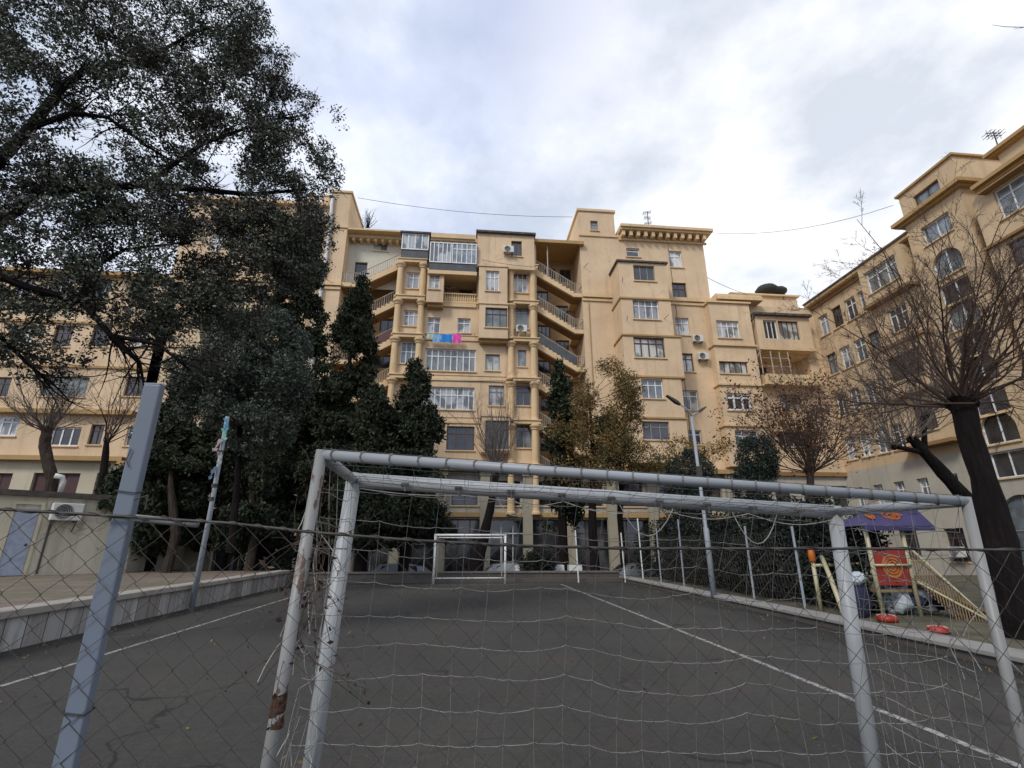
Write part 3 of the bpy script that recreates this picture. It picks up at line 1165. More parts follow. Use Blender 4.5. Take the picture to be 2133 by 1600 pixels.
for k in range(5):
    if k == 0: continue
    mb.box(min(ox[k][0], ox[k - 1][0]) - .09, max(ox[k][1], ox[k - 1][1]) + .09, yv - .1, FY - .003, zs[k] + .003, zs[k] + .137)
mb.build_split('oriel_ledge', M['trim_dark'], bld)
mb = MB()
mb.box(ox[0][0] - .14, ox[0][1] + .14, yv - .16, FY - .003, zs[0] + .003, zs[0] + .15)
mb.build('oriel_roof', M['roof_dark'], bld)

for px, py, Yq, dx_ in ((1297, 588, yv, -.5), (1306, 667, yv, -.4), (1384, 664, yv, .5), (1216, 557, FY, .9), (1205, 605, FY, .5), (1208, 678, FY, .6)):
    q = at(px, py, Yq)
    mb = MB(); mb.tube([(q.x, Yq, q.z), (q.x + dx_ * .3, Yq - .5, q.z + .12)], .022, 5); mb.build('bracket', M['iron'], bld)
mb = MB(); mb.tube([(9.75, FY - .08, 7.2), (9.75, FY - .08, 20.6)], .03, 6); mb.build('gas_pipe', M['trim_dark'], bld)
mb = MB(); mb.tube([(17.2, FY - .03, 7.2), (17.25, FY - .03, 17), (17.1, FY - .03, 26.6)], .02, 4); mb.build('wall_cable', M['iron'], bld)
# left tower --------------------------------------------------------
hl = []
for px, py in ((600, 495), (520, 500), (450, 505)):
    W(px - 14, py - 20, px + 14, py + 20, lst=hl, nv=2)
for px in (610, 540, 470):
    for py in (600, 690, 780, 870):
        W(px - 16, py - 20, px + 16, py + 20, lst=hl, nv=2, frame=RND.choice(['white_frame', 'brown_frame']), pane=RND.choice(['pane_blue', 'pane_dark', 'pane_curtain']))
mb = MB()
facade(mb, FR, SX0, SX1, 6.9, 28.3, hl, .24)
mb.box(SX0 + .01, SX1 - .01, FY + .75, FY + 12, -.8, 28.28)
for X in (SX0, SX1):
    mb.face([(X, FY, 6.9), (X, FY + 3, 6.9), (X, FY + 3, 28.3), (X, FY, 28.3)])
mb.box(-11.95, SX1, FY - .003 + .01, FY + 5, 28.303, 29.9)
mb.build('tower_wall', M['wall'], bld)
mb = MB()
mb.fbox(FR, SX0 - .3, SX1 - 1.7, 28.303, 28.6, -5, .35)
mb.fbox(FR, -12.05, SX1 + .1, 29.903, 30.1, -5.1, .1)
mb.fbox(FR, SX0, SX1 + .06, 26.45, 26.65, .003, .1)
mb.fbox(FR, SX0, SX1 + .04, 20.75, 20.98, .003, .12)
mb.fbox(FR, SX0, SX1 + .08, 21.05, 21.38, .003, .24)
for X in (-14.0, -13.2):
    mb.fbox(FR, X, X + .35, 7.2, 20.74, .003, .14)
mb.build_split('string_course', M['trim'], bld)
mb = MB()
xq = at(678, 560, FY).x
mb.tube([(xq - .15, FY - .2, 29.5), (xq, FY - .2, 26), (xq - .06, FY - .2, 20), (xq - .06, FY - .2, 6)], .13, 8)
mb.build_split('downpipe', M['galv'], bld)
mb = MB()
mb.tube([(xq - .85, FY - .3, 26.4), (xq - .9, FY - .3, 21.7), (xq - 1.05, FY - .4, 20.4), (xq - 1.05, FY - .2, 8)], .09, 8)
mb.build_split('downpipe', M['trim'], bld)
# chimney and roof bits
mb = MB()
for px, h_ in ((652, 31.0), (681, 31.0)):
    X = at(px, 390, FY + 2).x
    mb.box(X - .3, X + .3, FY + 2, FY + 2.6, 28.5, h_)
    mb.box(X - .38, X + .38, FY + 1.92, FY + 2.68, h_ + .003, h_ + .15)
X = at(843, 472, FY + 2).x
mb.box(X - .35, X + .35, FY + 2, FY + 2.6, 26.6, 27.35)
mb.build_split('chimney', M['wall'], bld)

# ground floor: stone pilasters, shop glazing, shadow band painted as a dark course
gz0, gz1 = -0.8, 6.9
gf = MB()
gh = []
edges = []
X = -23.0
i = 0
while X < 20.2:
    Wd = 3.05
    gh.append((X + .42, min(X + Wd - .1, 20.3), gz0 + .35, 3.3))
    gh.append((X + .75, X + Wd - .45, 4.25, 6.0))
    X += Wd
    i += 1
facade(gf, frY(FY + .05), -23.0, 20.35, gz0, gz1, gh, .5)
gf.build_split('ground_floor_wall', M['wall_stone'], bld)
mb = MB()
X = -23.0
while X < 20.4:
    mb.box(X - .28, X + .38, FY - .35, FY + .047, gz0, 6.3)
    mb.box(X - .36, X + .46, FY - .42, FY + .047, 6.303, 6.6)
    mb.box(X - .34, X + .44, FY - .41, FY + .047, gz0 - .05, gz0 + .5)
    X += 3.05
mb.build_split('pilaster', stucco('dull pilaster', (.36, .33, .25), .6), bld)
mb = MB()
mb.fbox(FR, -23.2, 20.5, 6.62, 6.93, -.02, .62)
mb.fbox(FR, -23.2, 20.5, 3.45, 3.75, -.02, .2)
mb.build_split('string_course', M['trim_dark'], bld)
for k, h in enumerate(gh):
    if k % 2 == 0:
        wins.append((frY(FY + .05), h, dict(frame=RND.choice(['brown_frame', 'grey_frame', 'white_frame']) if -4 < h[0] < 4 else 'brown_frame', pane='pane_dark', nv=3, rec=.42, tr=.25, sill=False)))
    else:
        wins.append((frY(FY + .05), h, dict(frame='brown_frame', pane='pane_dark', nv=2, rec=.42)))
# keep within the hundred largest window parts
for fr, h, kw in wins:
    window(bld, fr, h, **kw)

# ================================================================== CORNER BUILDING (lower, right of the tower)
cb = thing('corner_building', 'lower ochre block with stacked bays and loggias between the tall block and right wing', 'building', (25, 38, -.8))
KX0, KX1 = 20.37, 29.4
ky = FY - .75
wins2 = []


def W2(x0, y0, x1, y1, Y, **kw):
    h = hp(x0, y0, x1, y1, Y)
    wins2.append((frY(Y), h, kw))
    return h


hw = [W2(1626, 822, 1670, 853, FY, frame='brown_frame', pane='pane_curtain', nv=3, nh=0),
      W2(1621, 896, 1688, 931, FY, frame='white_frame', pane='pane_dark', nv=4, nh=0)]
mb = MB()
log2 = hp(1580, 741, 1688, 786, FY)
facade(mb, FR, KX0, KX1, 6.9, 21.0, hw + [log2], .24)
a, b, c, d = log2
for (p, q) in (((a, c), (a, d)), ((b, c), (b, d)), ((a, d), (b, d)), ((a, c), (b, c))):
    mb.face([FR(p[0], p[1], -.24), FR(q[0], q[1], -.24), FR(q[0], q[1], -1.7), FR(p[0], p[1], -1.7)])
mb.face([FR(a, c, -1.7), FR(b, c, -1.7), FR(b, d, -1.7), FR(a, d, -1.7)])
mb.box(KX0 + .01, KX1 + 10, FY + 1.8, FY + 12, -.8, 20.98)
mb.face([(KX0, FY, 21.0), (KX1, FY, 21), (KX1, FY + 2, 21), (KX0, FY + 2, 21)])
mb.build('wall', M['wall'], cb)
# stacked bay
zz = [21.0 - .3, 16.85, 13.5, 10.2, 7.0]
ww = [W2(1494, 668, 1541, 704, ky, nv=4, pane='pane_curtain'),
      W2(1499, 753, 1558, 778, ky, frame='brown_frame', pane='pane_curtain', nv=5, nh=0),
      W2(1514, 819, 1566, 855, ky, nv=3, tr=.25, pane='pane_dark', t=.16),
      W2(1533, 896, 1582, 936, ky, nv=3, pane='pane_blue')]
bx0, bx1 = at(1483, 690, ky).x, at(1573, 720, ky).x
for k in range(4):
    mb = MB()
    fr = frY(ky)
    facade(mb, fr, bx0, bx1, zz[k + 1] + .16, zz[k], [ww[k]], .2)
    for X in (bx0, bx1):
        mb.face([(X, ky, zz[k + 1] + .16), (X, FY - .002, zz[k + 1] + .16), (X, FY - .002, zz[k]), (X, ky, zz[k])])
    for Z in (zz[k + 1] + .16, zz[k]):
        mb.face([(bx0, ky, Z), (bx1, ky, Z), (bx1, FY - .002, Z), (bx0, FY - .002, Z)])
    mb.build('bay', M['wall'], cb)
mb = MB()
for k in range(4):
    mb.box(bx0 - .12, bx1 + .12, ky - .16, FY - .003, zz[k] + .003, zz[k] + .155)
mb.box(KX0 + .003, 24.4, FY - 1.0, FY + .5, 21.003, 21.3)
mb.box(KX0 + .003, 24.4, FY - .85, FY + .5, 21.303, 21.55)
mb.build_split('string_course', M['trim'], cb)
# loggia boxes on the right
lx0, lx1 = at(1577, 690, ky).x, at(1690, 690, ky).x
z0, z1, z2 = at(1630, 724, ky).z, at(1630, 708, ky).z, at(1630, 660, ky).z
mb = MB()
hg = [W2(1592, 667, 1620, 705, ky, frame='white_frame', pane='pane_dark', nv=3, nh=0, sill=False),
      W2(1623, 669, 1665, 707, ky, frame='brown_frame', pane='pane_curtain', nv=4, nh=0, sill=False)]
facade(mb, frY(ky), lx0, lx1, z0, z2, hg, .2)
mb.face([(lx0, ky, z0), (lx0, FY - .002, z0), (lx0, FY - .002, z2), (lx0, ky, z2)])
mb.face([(lx0, ky, z0), (lx1, ky, z0), (lx1, FY - .002, z0), (lx0, FY - .002, z0)])
mb.build('loggia', M['wall'], cb)
mb = MB()
mb.box(lx0 - .2, lx1 + .1, ky - .3, FY + .5, z2 + .003, z2 + .2)
mb.build_split('canopy', M['roof_dark'], cb)
mb = MB()
mb.box(lx0 - .05, lx1, ky - .08, FY - .003, z0 - .25, z0 - .004)
zq = at(1630, 786, FY).z
mb.box(lx0, lx1, ky, FY - .003, zq - .75, zq)
mb.box(lx0 - .06, lx1, ky - .08, FY - .003, zq - .9, zq - .753)
mb.box(lx0, lx1, ky + .4, FY - .003, 10.0, 10.2)
mb.build_split('balcony_slab', M['trim'], cb)
mb = MB()
for px in (1588, 1610, 1628, 1646):
    X = at(px, 760, ky).x
    mb.tube([(X, ky + .05, zq), (X, ky + .05, z0 - .25)], .05, 5)
for f in (.32, .66):
    mb.tube([(lx0 + .1, ky + .05, zq + (z0 - .25 - zq) * f), (at(1648, 760, ky).x, ky + .05, zq + (z0 - .25 - zq) * f)], .035, 5)
mb.tube([(lx0 + .05, ky + .02, z0 - .3), (lx0 - .5, FY - .1, z0 - 1.6)], .06, 5)
mb.build('loggia_frame', M['iron_pale'], cb)
wins2.append((frY(FY + 1.69), (a + .4, a + 1.7, c + .1, d - .5), dict(frame='brown_frame', pane='pane_dark', nv=2, rec=-.06, sill=False)))
# penthouse on its roof
py_ = FY + 3
mb = MB()
p0, p1, pz = at(1525, 630, py_).x, at(1660, 630, py_).x, at(1580, 617, py_).z
hd = W2(1558, 626, 1579, 652, py_, frame='brown_frame', pane='pane_blue', nv=2, nh=0, sill=False)
facade(mb, frY(py_), p0, p1, 20.98, pz, [hd], .2)
mb.face([(p0, py_, 20.98), (p0, py_ + 4, 20.98), (p0, py_ + 4, pz), (p0, py_, pz)])
mb.build('penthouse_wall', M['wall'], cb)
mb = MB()
mb.box(p0 - .2, p1 + .2, py_ - .25, py_ + 4, pz + .003, pz + .16)
mb.build('penthouse_roof', M['trim'], cb)
mb = MB()
mb.tube([(20.75, FY - .25, 21.2), (20.62, FY - .25, 20.2), (20.62, FY - .25, 11.5)], .1, 8)
mb.tube([(20.45, FY - .12, 20.6), (20.30, FY - .25, 17), (20.5, FY - .25, 11)], .06, 8)
mb.build_split('downpipe', M['wall'], cb)
mb = MB()
mb.tube([(lx0 - .1, ky - .1, z2 + .1), (lx0 - .35, ky - .1, z2 - .4), (lx0 - .35, FY - .1, z2 - 1.2), (lx0 - .3, FY - .1, 9)], .07, 8)
mb.build_split('downpipe', M['iron'], cb)
# ground floor
gh2 = []
X = 20.6
while X < 28.6:
    gh2.append((X + .3, X + 2.0, -.4, 3.2)); gh2.append((X + .5, X + 1.8, 4.1, 5.9))
    X += 2.3
mb = MB()
facade(mb, frY(FY + .05), KX0, KX1, -.8, 6.9, gh2, .4)
mb.build_split('ground_floor_wall', M['wall_stone'], cb)
mb = MB(); mb.box(KX0 + .003, KX1, FY - .2, FY + .047, 6.6, 6.9); mb.build_split('string_course', M['soffit'], cb)  # same shadow band over the ground floor, painted as a dark course
for h in gh2:
    wins2.append((frY(FY + .05), h, dict(frame='brown_frame', pane='pane_dark', nv=2, rec=.3)))
for fr, h, kw in wins2:
    window(cb, fr, h, **kw)

# ================================================================== LEFT BUILDING
lb = thing('side_building', 'lower ochre block on the far left with maroon openings in its cream ground floor', 'building', (-34, 38, -.8))
wl = []


def W3(x0, y0, x1, y1, **kw):
    h = hp(x0, y0, x1, y1, FY)
    wl.append((FR, h, kw))
    return h


hL = [W3(-20, 866, 38, 908, nv=3, pane='pane_curtain', t=.1), W3(104, 889, 166, 929, nv=3, nh=0, pane='pane_dark', t=.1), W3(186, 884, 214, 926, frame='brown_frame', pane='pane_dark', nv=2),
      W3(86, 785, 182, 826, frame='grey_frame', pane='pane_blue', nv=4, nh=0), W3(-40, 785, 20, 826, frame='brown_frame', pane='pane_dark', nv=3),
      W3(260, 785, 330, 826, frame='brown_frame', pane='pane_dark', nv=3), W3(262, 889, 318, 929, nv=3, pane='pane_blue')]
for py in (700, 600):
    for px in (-30, 50, 130, 210, 290, 370):
        hL.append(W3(px - 20, py - 22, px + 20, py + 22, nv=3, frame=RND.choice(['white_frame', 'brown_frame']), pane=RND.choice(['pane_blue', 'pane_dark', 'pane_curtain'])))
mb = MB()
facade(mb, FR, -48, SX0 - .02, 6.9, 21.2, hL, .24)
mb.box(-48, SX0 - .03, FY + .75, FY + 12, -.8, 21.18)
mb.face([(-48, FY, 21.2), (SX0, FY, 21.2), (SX0, FY + 1, 21.2), (-48, FY + 1, 21.2)])
mb.build('wall', M['wall'], lb)
mb = MB()
for z in (20.9, 17, 13.6, 10.15, 6.95):
    big_ = z in (20.9, 6.95, 10.15)
    mb.fbox(FR, -48, SX0 - .02, z, z + (.3 if big_ else .16), .003, .5 if big_ else .14)
mb.build_split('string_course', M['trim_dark'], lb)
mb = MB()
hg = [hp(62, 985, 160, 1040, FY), hp(-60, 985, 18, 1040, FY), hp(195, 985, 235, 1040, FY), hp(285, 990, 360, 1040, FY)]
facade(mb, frY(FY + .05), -48, SX0 - .02, -.8, 6.9, hg, .3)
mb.build_split('ground_floor_wall', M['wall_pale'], lb)
mar = plain('maroon shutter', (.07, .03, .03), .6)
for h in hg:
    mb = MB()
    f_ = frY(FY + .05)
    u0, u1, q0, q1 = h
    nn = 3
    for k in range(nn):
        s0 = u0 + (u1 - u0) * k / nn
        s1 = u0 + (u1 - u0) * (k + 1) / nn
        mb.fbox(f_, s0 + .02, s1 - .02, q0 + .02, q1 - .02, -.26, -.2)
    mb.build('shutter', mar, lb)
for fr, h, kw in wl:
    window(lb, fr, h, **kw)

# ================================================================== RIGHT WING
WX = 29.4
wg = thing('wing_building', 'long tan wing on the right with a narrow tower of arched stair windows', 'building', (31, 27, -.8))
fw_ = frX(WX)
wins4 = []
hW = []


def W4(u, z, w, h, fr=None, lst=None, **kw):
    q = (u - w / 2, u + w / 2, z - h / 2, z + h / 2)
    (hW if lst is None else lst).append(q)
    wins4.append((fr or fw_, q, kw))


FLW = [19.6, 16.15, 12.7, 9.25, 5.4]
for k, z in enumerate(FLW):
    for j, u in enumerate((35.0, 33.5, 32.0, 28.9, 30.6) if k < 4 else (35.0, 33.2, 31.4, 29.6, 27.6)):
        if k < 4 and j == 3:
            continue
        W4(u, z - .6, 1.05 if k < 4 else .8, 1.75, frame=RND.choice(['white_frame', 'white_frame', 'brown_frame']), pane=RND.choice(['pane_curtain', 'pane_blue', 'pane_dark']), nv=2)
for u in (34.6, 31.6, 28.4):
    W4(u, 1.6, 1.3, 1.9, frame='brown_frame', pane='pane_dark', nv=2)
mb = MB()
facade(mb, fw_, 25.6, 36.0, 6.9, 21.1, [h for h in hW if h[2] > 6.9], .24)
mb.box(WX + .6, WX + 12, 14, 47, -.8, 21.08)
mb.face([(WX, 25.6, 21.1), (WX, 36, 21.1), (WX + 2, 36, 21.1), (WX + 2, 25.6, 21.1)])
mb.build('wall', M['wall_wing'], wg)
mb = MB()
facade(mb, frX(WX - .06), 25.6, 36.0, -.8, 6.9, [h for h in hW if h[3] < 6.9], .3)
mb.build_split('ground_floor_wall', M['wall_stone'], wg)
# wide bays
zbv = [21.0, 17.75, 14.3, 10.85, 7.4]
for k in range(4):
    bxf = WX - (.8 if k in (0, 2) else .35)
    fb = frX(bxf)
    z0, z1 = zbv[k + 1] + .25, zbv[k] - (.1 if k == 0 else .0)
    hh = []
    W4(28.0, (z0 + z1) / 2 + .1, 2.6 if k in (0, 2) else 1.5, 1.75, fr=fb, lst=hh, frame=('white_frame', 'white_frame', 'brown_frame', 'brown_frame')[k], pane=('pane_blue', 'pane_dark', 'pane_dark', 'pane_dark')[k], nv=3)
    mb = MB()
    facade(mb, fb, 26.2, 29.8, z0, z1, hh, .2)
    for U in (26.2, 29.8):
        mb.face([(bxf, U, z0), (WX - .002, U, z0), (WX - .002, U, z1), (bxf, U, z1)])
    for Z in (z0, z1):
        mb.face([(bxf, 26.2, Z), (bxf, 29.8, Z), (WX - .002, 29.8, Z), (WX - .002, 26.2, Z)])
    mb.build('bay', M['wall_wing'], wg)
mb = MB()
for k in range(1, 5):
    mb.fbox(fw_, 26.05, 29.95, zbv[k] + .03, zbv[k] + .245, .003, .95)
mb.fbox(fw_, 25.7, 36.0, 20.75, 20.95, .003, .15)
mb.build_split('string_course', M['soffit'], wg)
mb = MB()
mb.fbox(fw_, 25.6, 36.2, 21.103, 21.3, -.3, .55)
mb.build_split('cornice', M['trim'], wg)
mb = MB()
mb.fbox(fw_, 25.6, 36.2, 21.303, 21.42, -3, .66)
mb.build('roof', M['roof_dark'], wg)

# stair tower with arches
TU0, TU1 = 21.9, 25.75
tf = frX(WX - .45)
UC = 23.85
hT = []
arch = []
for z in (17.95, 14.5, 11.05, 7.6):
    q = (UC - .95, UC + .95, z - .75, z + .95)
    hT.append(q); arch.append(q)
    wins4.append((tf, q, dict(frame='white_frame', pane='pane_blue' if z > 12 else 'pane_dark', nv=2, nh=0, sill=True, rec=.22)))
for z in (16.15, 12.7, 9.25, 5.8):
    q = (UC - .95, UC + .95, z - .78, z + .62)
    hT.append(q)
    wins4.append((tf, q, dict(frame='white_frame', pane='pane_dark', nv=2, nh=0, sill=True, rec=.22)))
q = (UC - .95, UC + .95, 19.75, 21.05); hT.append(q)
wins4.append((tf, q, dict(frame='white_frame', pane='pane_blue', nv=2, nh=0)))
q = (UC - 1.1, UC + 1.1, -.4, 4.1); hT.append(q); arch.append(q)
wins4.append((tf, q, dict(frame='grey_frame', pane='pane_blue', nv=2, tr=.4)))
mb = MB()
facade(mb, tf, TU0, TU1, 6.5, 21.9, [h for h in hT if h[2] > 6.5], .3)
for U in (TU0, TU1):
    mb.face([(WX - .45, U, -.8), (WX + 3, U, -.8), (WX + 3, U, 21.9), (WX - .45, U, 21.9)])


def arch_fill(mb, fr, q, d=-.001):
    u0, u1, z0, z1 = q
    r = (u1 - u0) / 2
    zc = z1 - r
    uc = (u0 + u1) / 2
    for s in (-1, 1):
        n = 8
        for k in range(n):
            a0, a1 = math.pi / 2 * k / n, math.pi / 2 * (k + 1) / n
            p0 = (uc + s * r * math.cos(a0), zc + r * math.sin(a0))
            p1 = (uc + s * r * math.cos(a1), zc + r * math.sin(a1))
            mb.face([fr(p0[0], p0[1], d), fr(p1[0], p1[1], d), fr(p1[0], z1, d), fr(p0[0], z1, d)])
            mb.face([fr(p0[0], p0[1], d), fr(p1[0], p1[1], d), fr(p1[0], p1[1], -.19), fr(p0[0], p0[1], -.19)])


for q in arch[:4]:
    arch_fill(mb, tf, q)
mb.build('tower_wall', M['wall_wing'], wg)
mb = MB()
facade(mb, tf, TU0, TU1, -.8, 6.5, [h for h in hT if h[2] < 6.5], .3)
arch_fill(mb, tf, arch[4])
mb.build_split('ground_floor_wall', M['wall_stone'], wg)
# attic over its cornice
q = (UC - .8, UC + 1.0, 22.75, 23.6)
mb = MB()
ta = frX(WX - .25)
facade(mb, ta, TU0, TU1 + .05, 22.3, 24.3, [q], .2)
for U in (TU0, TU1 + .05):
    mb.face([(WX - .25, U, 21.9), (WX + 4, U, 21.9), (WX + 4, U, 24.3), (WX - .25, U, 24.3)])
mb.face([(WX - .25, TU0, 24.3), (WX - .25, TU1 + .05, 24.3), (WX + 4, TU1 + .05, 24.3), (WX + 4, TU0, 24.3)])
mb.build('attic_wall', M['wall_wing'], wg)
wins4.append((ta, q, dict(frame='brown_frame', pane='pane_blue', nv=2, nh=0)))
mb = MB()
mb.fbox(tf, TU0 - .25, TU1 + .25, 21.903, 22.05, -4, .25)
mb.fbox(tf, TU0 - .5, TU1 + .5, 22.053, 22.3, -4, .5)
mb.fbox(ta, TU0 - .15, TU1 + .2, 24.303, 24.45, -4, .15)
mb.build_split('cornice', M['trim_dark'], wg)
# near section, projecting further
NX = WX - .8
NU1 = 21.25
nf = frX(NX)
hN = []
for k, (ua, ub, za, zb) in enumerate(((16.4, 20.15, 18.35, 20.15), (17.6, 20.35, 15.45, 16.95), (17.6, 20.2, 12.0, 13.6), (17.6, 20.2, 8.6, 10.2))):
    W4((ua + ub) / 2, (za + zb) / 2, ub - ua, zb - za, fr=nf, lst=hN, frame=('white_frame', 'brown_frame', 'brown_frame', 'brown_frame')[k], pane=('pane_blue', 'pane_dark', 'pane_dark', 'pane_dark')[k], nv=5 if k == 0 else 3)
mb = MB()
facade(mb, nf, 14, NU1, -.8, 20.5, hN, .24)
mb.face([(NX, NU1, -.8), (WX + 3, NU1, -.8), (WX + 3, NU1, 20.5), (NX, NU1, 20.5)])
mb.build('wall', M['wall_wing'], wg)
mb = MB()
mb.fbox(nf, 13.9, NU1 + .05, 17.15, 17.3, .003, .22)
mb.fbox(nf, 13.9, NU1 + .05, 13.8, 13.95, .003, .22)
mb.fbox(nf, 14.6, 20.5, 20.22, 20.32, .003, .5)
mb.build_split('string_course', M['soffit'], wg)
mb = MB()
mb.fbox(nf, 13.9, 20.6, 20.503, 20.66, -3, .3)
mb.fbox(nf, 13.9, 20.7, 20.663, 20.88, -3, .55)
mb.build_split('cornice', M['trim_dark'], wg)
mb = MB()
mb.box(29.6, 34, 13, 20.0, 20.9, 22.65)
mb.build('rooftop_room', M['wall_wing'], wg)
mb = MB()
mb.box(29.35, 34.3, 12.8, 20.3, 22.653, 22.75)
mb.box(29.2, 34.4, 12.6, 20.45, 22.753, 22.95)
mb.build_split('cornice', M['trim_dark'], wg)
mb = MB()
mb.box(WX + 2, WX + 8, 26.5, 32.5, 21.4, 23.3)
mb.build('rooftop_room', M['wall_pale'], wg)
for fr, h, kw in wins4:
    window(wg, fr, h, **kw)

# ================================================================== AC UNITS
def make_ac(loc, label):
    r = thing('air_conditioner', label, 'air conditioner', loc, 'outdoor air conditioning units')
    L = Vector(loc)
    mb = MB(); mb.box(L.x - .42, L.x + .42, L.y - .32, L.y, L.z, L.z + .58); mb.build('casing', M['ac_white'], r, bevel=.025)
    mb = MB(); mb.lathe([(.245, .0), (.25, .012), (.03, .016)], (L.x - .1, L.y - .322, L.z + .29), 20, 'Y'); mb.build('fan', M['ac_dark'], r)
    mb = MB()
    for k in range(4):
        rr = .06 + k * .055
        mb.tube([(L.x - .1 + rr * math.cos(q * math.pi / 8), L.y - .345, L.z + .29 + rr * math.sin(q * math.pi / 8)) for q in range(17)], .006, 3, cap=False)
    mb.build('fan_grille', M['ac_white'], r)
    mb = MB()
    for s in (-.3, .3):
        mb.box(L.x + s - .02, L.x + s + .02, L.y - .36, L.y + .12, L.z - .05, L.z - .005)
        mb.tube([(L.x + s, L.y - .34, L.z - .05), (L.x + s, L.y + .1, L.z - .36)], .018, 4)
    mb.build_split('bracket', M['iron'], r)
    return r


acs = [(1059, 529, yo - .13, 'white air conditioner on the top ochre box, left of its dark window'),
       (1086, 694, FY - .35, 'white air conditioner under a grey window between two columns'),
       (1452, 714, FY - .13, 'upper of two air conditioners on the wall right of the projecting oriel'),
       (1463, 751, FY - .13, 'lower of two air conditioners on the wall right of the projecting oriel'),
       (1546, 632, py_ - .13, 'air conditioner on the rooftop room beside its small door'),
       (938, 604, FY + 1.4, 'air conditioner inside the balcony with the balustrade'),
       (1404, 752, FY - .5, 'small air conditioner seen at the right edge of the oriel')]
ac0 = None
for px, py, Y, lab in acs:
    p = at(px, py, Y)
    if ac0 is None:
        ac0 = make_ac(tuple(p), lab)
    else:
        dup(ac0, tuple(p), lab)

for u, z, lab in ((24.9 + .9, 1.0, 'air conditioner low on the wing wall behind the play ramp'), (28.2, .9, 'air conditioner low on the wing wall behind the play tower roof posts')):
    dup(ac0, (WX - .2, u, z), lab, -math.pi / 2)
# ================================================================== LAUNDRY
def cloth(name, lab, px0, px1, py0, py1, mat, seed):
    Y = FY - .55
    a, b = at(px0, py0, Y), at(px1, py0, Y)
    zb_ = at((px0 + px1) / 2, py1, Y).z
    mb = MB()
    nu, nv = 10, 8
    G = []
    for j in range(nv + 1):
        for i in range(nu + 1):
            f, g = i / nu, j / nv
            x = a.x + (b.x - a.x) * f
            z = a.z + (zb_ - a.z) * g - .05 * math.sin(f * math.pi) * (1 - g) + .04 * g * math.sin(f * 9 + seed)
            G.append((x, Y + .05 * g * math.sin(f * 11 + seed), z))
    mb.v = G
    for j in range(nv):
        for i in range(nu):
            q = j * (nu + 1) + i
            mb.f.append((q, q + 1, q + nu + 2, q + nu + 1))
    o = mb.build(name, mat, None, smooth=True)
    tag(o, lab, 'towel', 'washing on the line')
    return o


cloth('towel', 'pale mint cloth, leftmost on the washing line', 889, 903, 694, 704, plain('mint cloth', (.38, .5, .47), .9), 1)
cloth('towel', 'light blue checked towel on the washing line', 902, 918, 695, 713, plain('light blue cloth', (.22, .38, .60), .9), 2)
cloth('towel', 'strong blue towel in the middle of the washing line', 919, 942, 695, 713, plain('blue cloth', (.02, .22, .60), .9), 3)
cloth('towel', 'bright pink towel, rightmost on the washing line', 943, 961, 695, 714, plain('pink cloth', (.75, .09, .42), .9), 4)
Y = FY - .55
ln = thing('washing_line', 'thin washing line on brackets below the two small middle windows', 'washing line', tuple(at(925, 696, FY)))
mb = MB()
mb.tube([tuple(at(886, 694, Y)), tuple(at(925, 696, Y)), tuple(at(990, 694, Y))], .012, 4)
mb.build('line', M['iron'], ln)
mb = MB()
for px in (887, 989):
    p = at(px, 694, Y)
    mb.tube([(p.x, Y, p.z), (p.x, FY, p.z)], .02, 4)
mb.build_split('bracket', M['iron'], ln)

# ================================================================== ROOF THINGS
def antenna(name, lab, base, h, bars):
    r = thing('antenna', lab, 'antenna', base)
    b = Vector(base)
    mb = MB(); mb.tube([b, b + Vector((.05, 0, h))], .035, 5); mb.build('mast', M['iron'], r)
    mb = MB()
    for f, w, tl in bars:
        z = b.z + h * f
        mb.tube([(b.x - w, b.y, z - tl), (b.x + w, b.y, z + tl)], .02, 4)
        for q in (-.8, -.3, .3, .8):
            mb.tube([(b.x + w * q, b.y - .3, z + tl * q), (b.x + w * q, b.y + .3, z + tl * q)], .014, 4)
            mb.tube([(b.x + w * q, b.y, z + tl * q - .22), (b.x + w * q, b.y, z + tl * q + .22)], .012, 4)
    mb.build('aerial', M['iron'], r)


p = at(1350, 470, FY + 1); antenna('antenna', 'tall thin television aerial on the bracketed tower cornice', (p.x, FY + 1, 27.85), 2.9, [(.95, .4, .1), (.75, .3, -.05), (.55, .35, .08)])
p = at(1366, 470, FY + 1); antenna('antenna', 'short looped aerial standing right of the tall one on the tower roof', (p.x, FY + 1.5, 27.85), 1.0, [(.9, .25, .1), (.6, .2, .0)])
p = at(2084, 318, 19.6); antenna('antenna', 'aerial with two cross bars on the right wing roof room', (p.x, 19.6, 22.95), at(2068, 275, 19.6).z - 22.95, [(.9, .5, .06), (.7, .5, .06)])
# shrub on the left tower roof
sh = thing('roof_shrub', 'scraggy dark shrub growing on the roof beside the left tower', 'shrub', tuple(at(765, 470, FY + 1.5)))
mb = MB()
for k in range(22):
    p0 = at(765 + RND.uniform(-5, 5), 475, FY + 1.5)
    spread(mb, p0, (RND.gauss(0, .5), RND.gauss(0, .5), 1), RND.uniform(.8, 1.8), .03, 0, 1, 4, sides=4)
mb.build('stems', M['bark_dark'], sh)
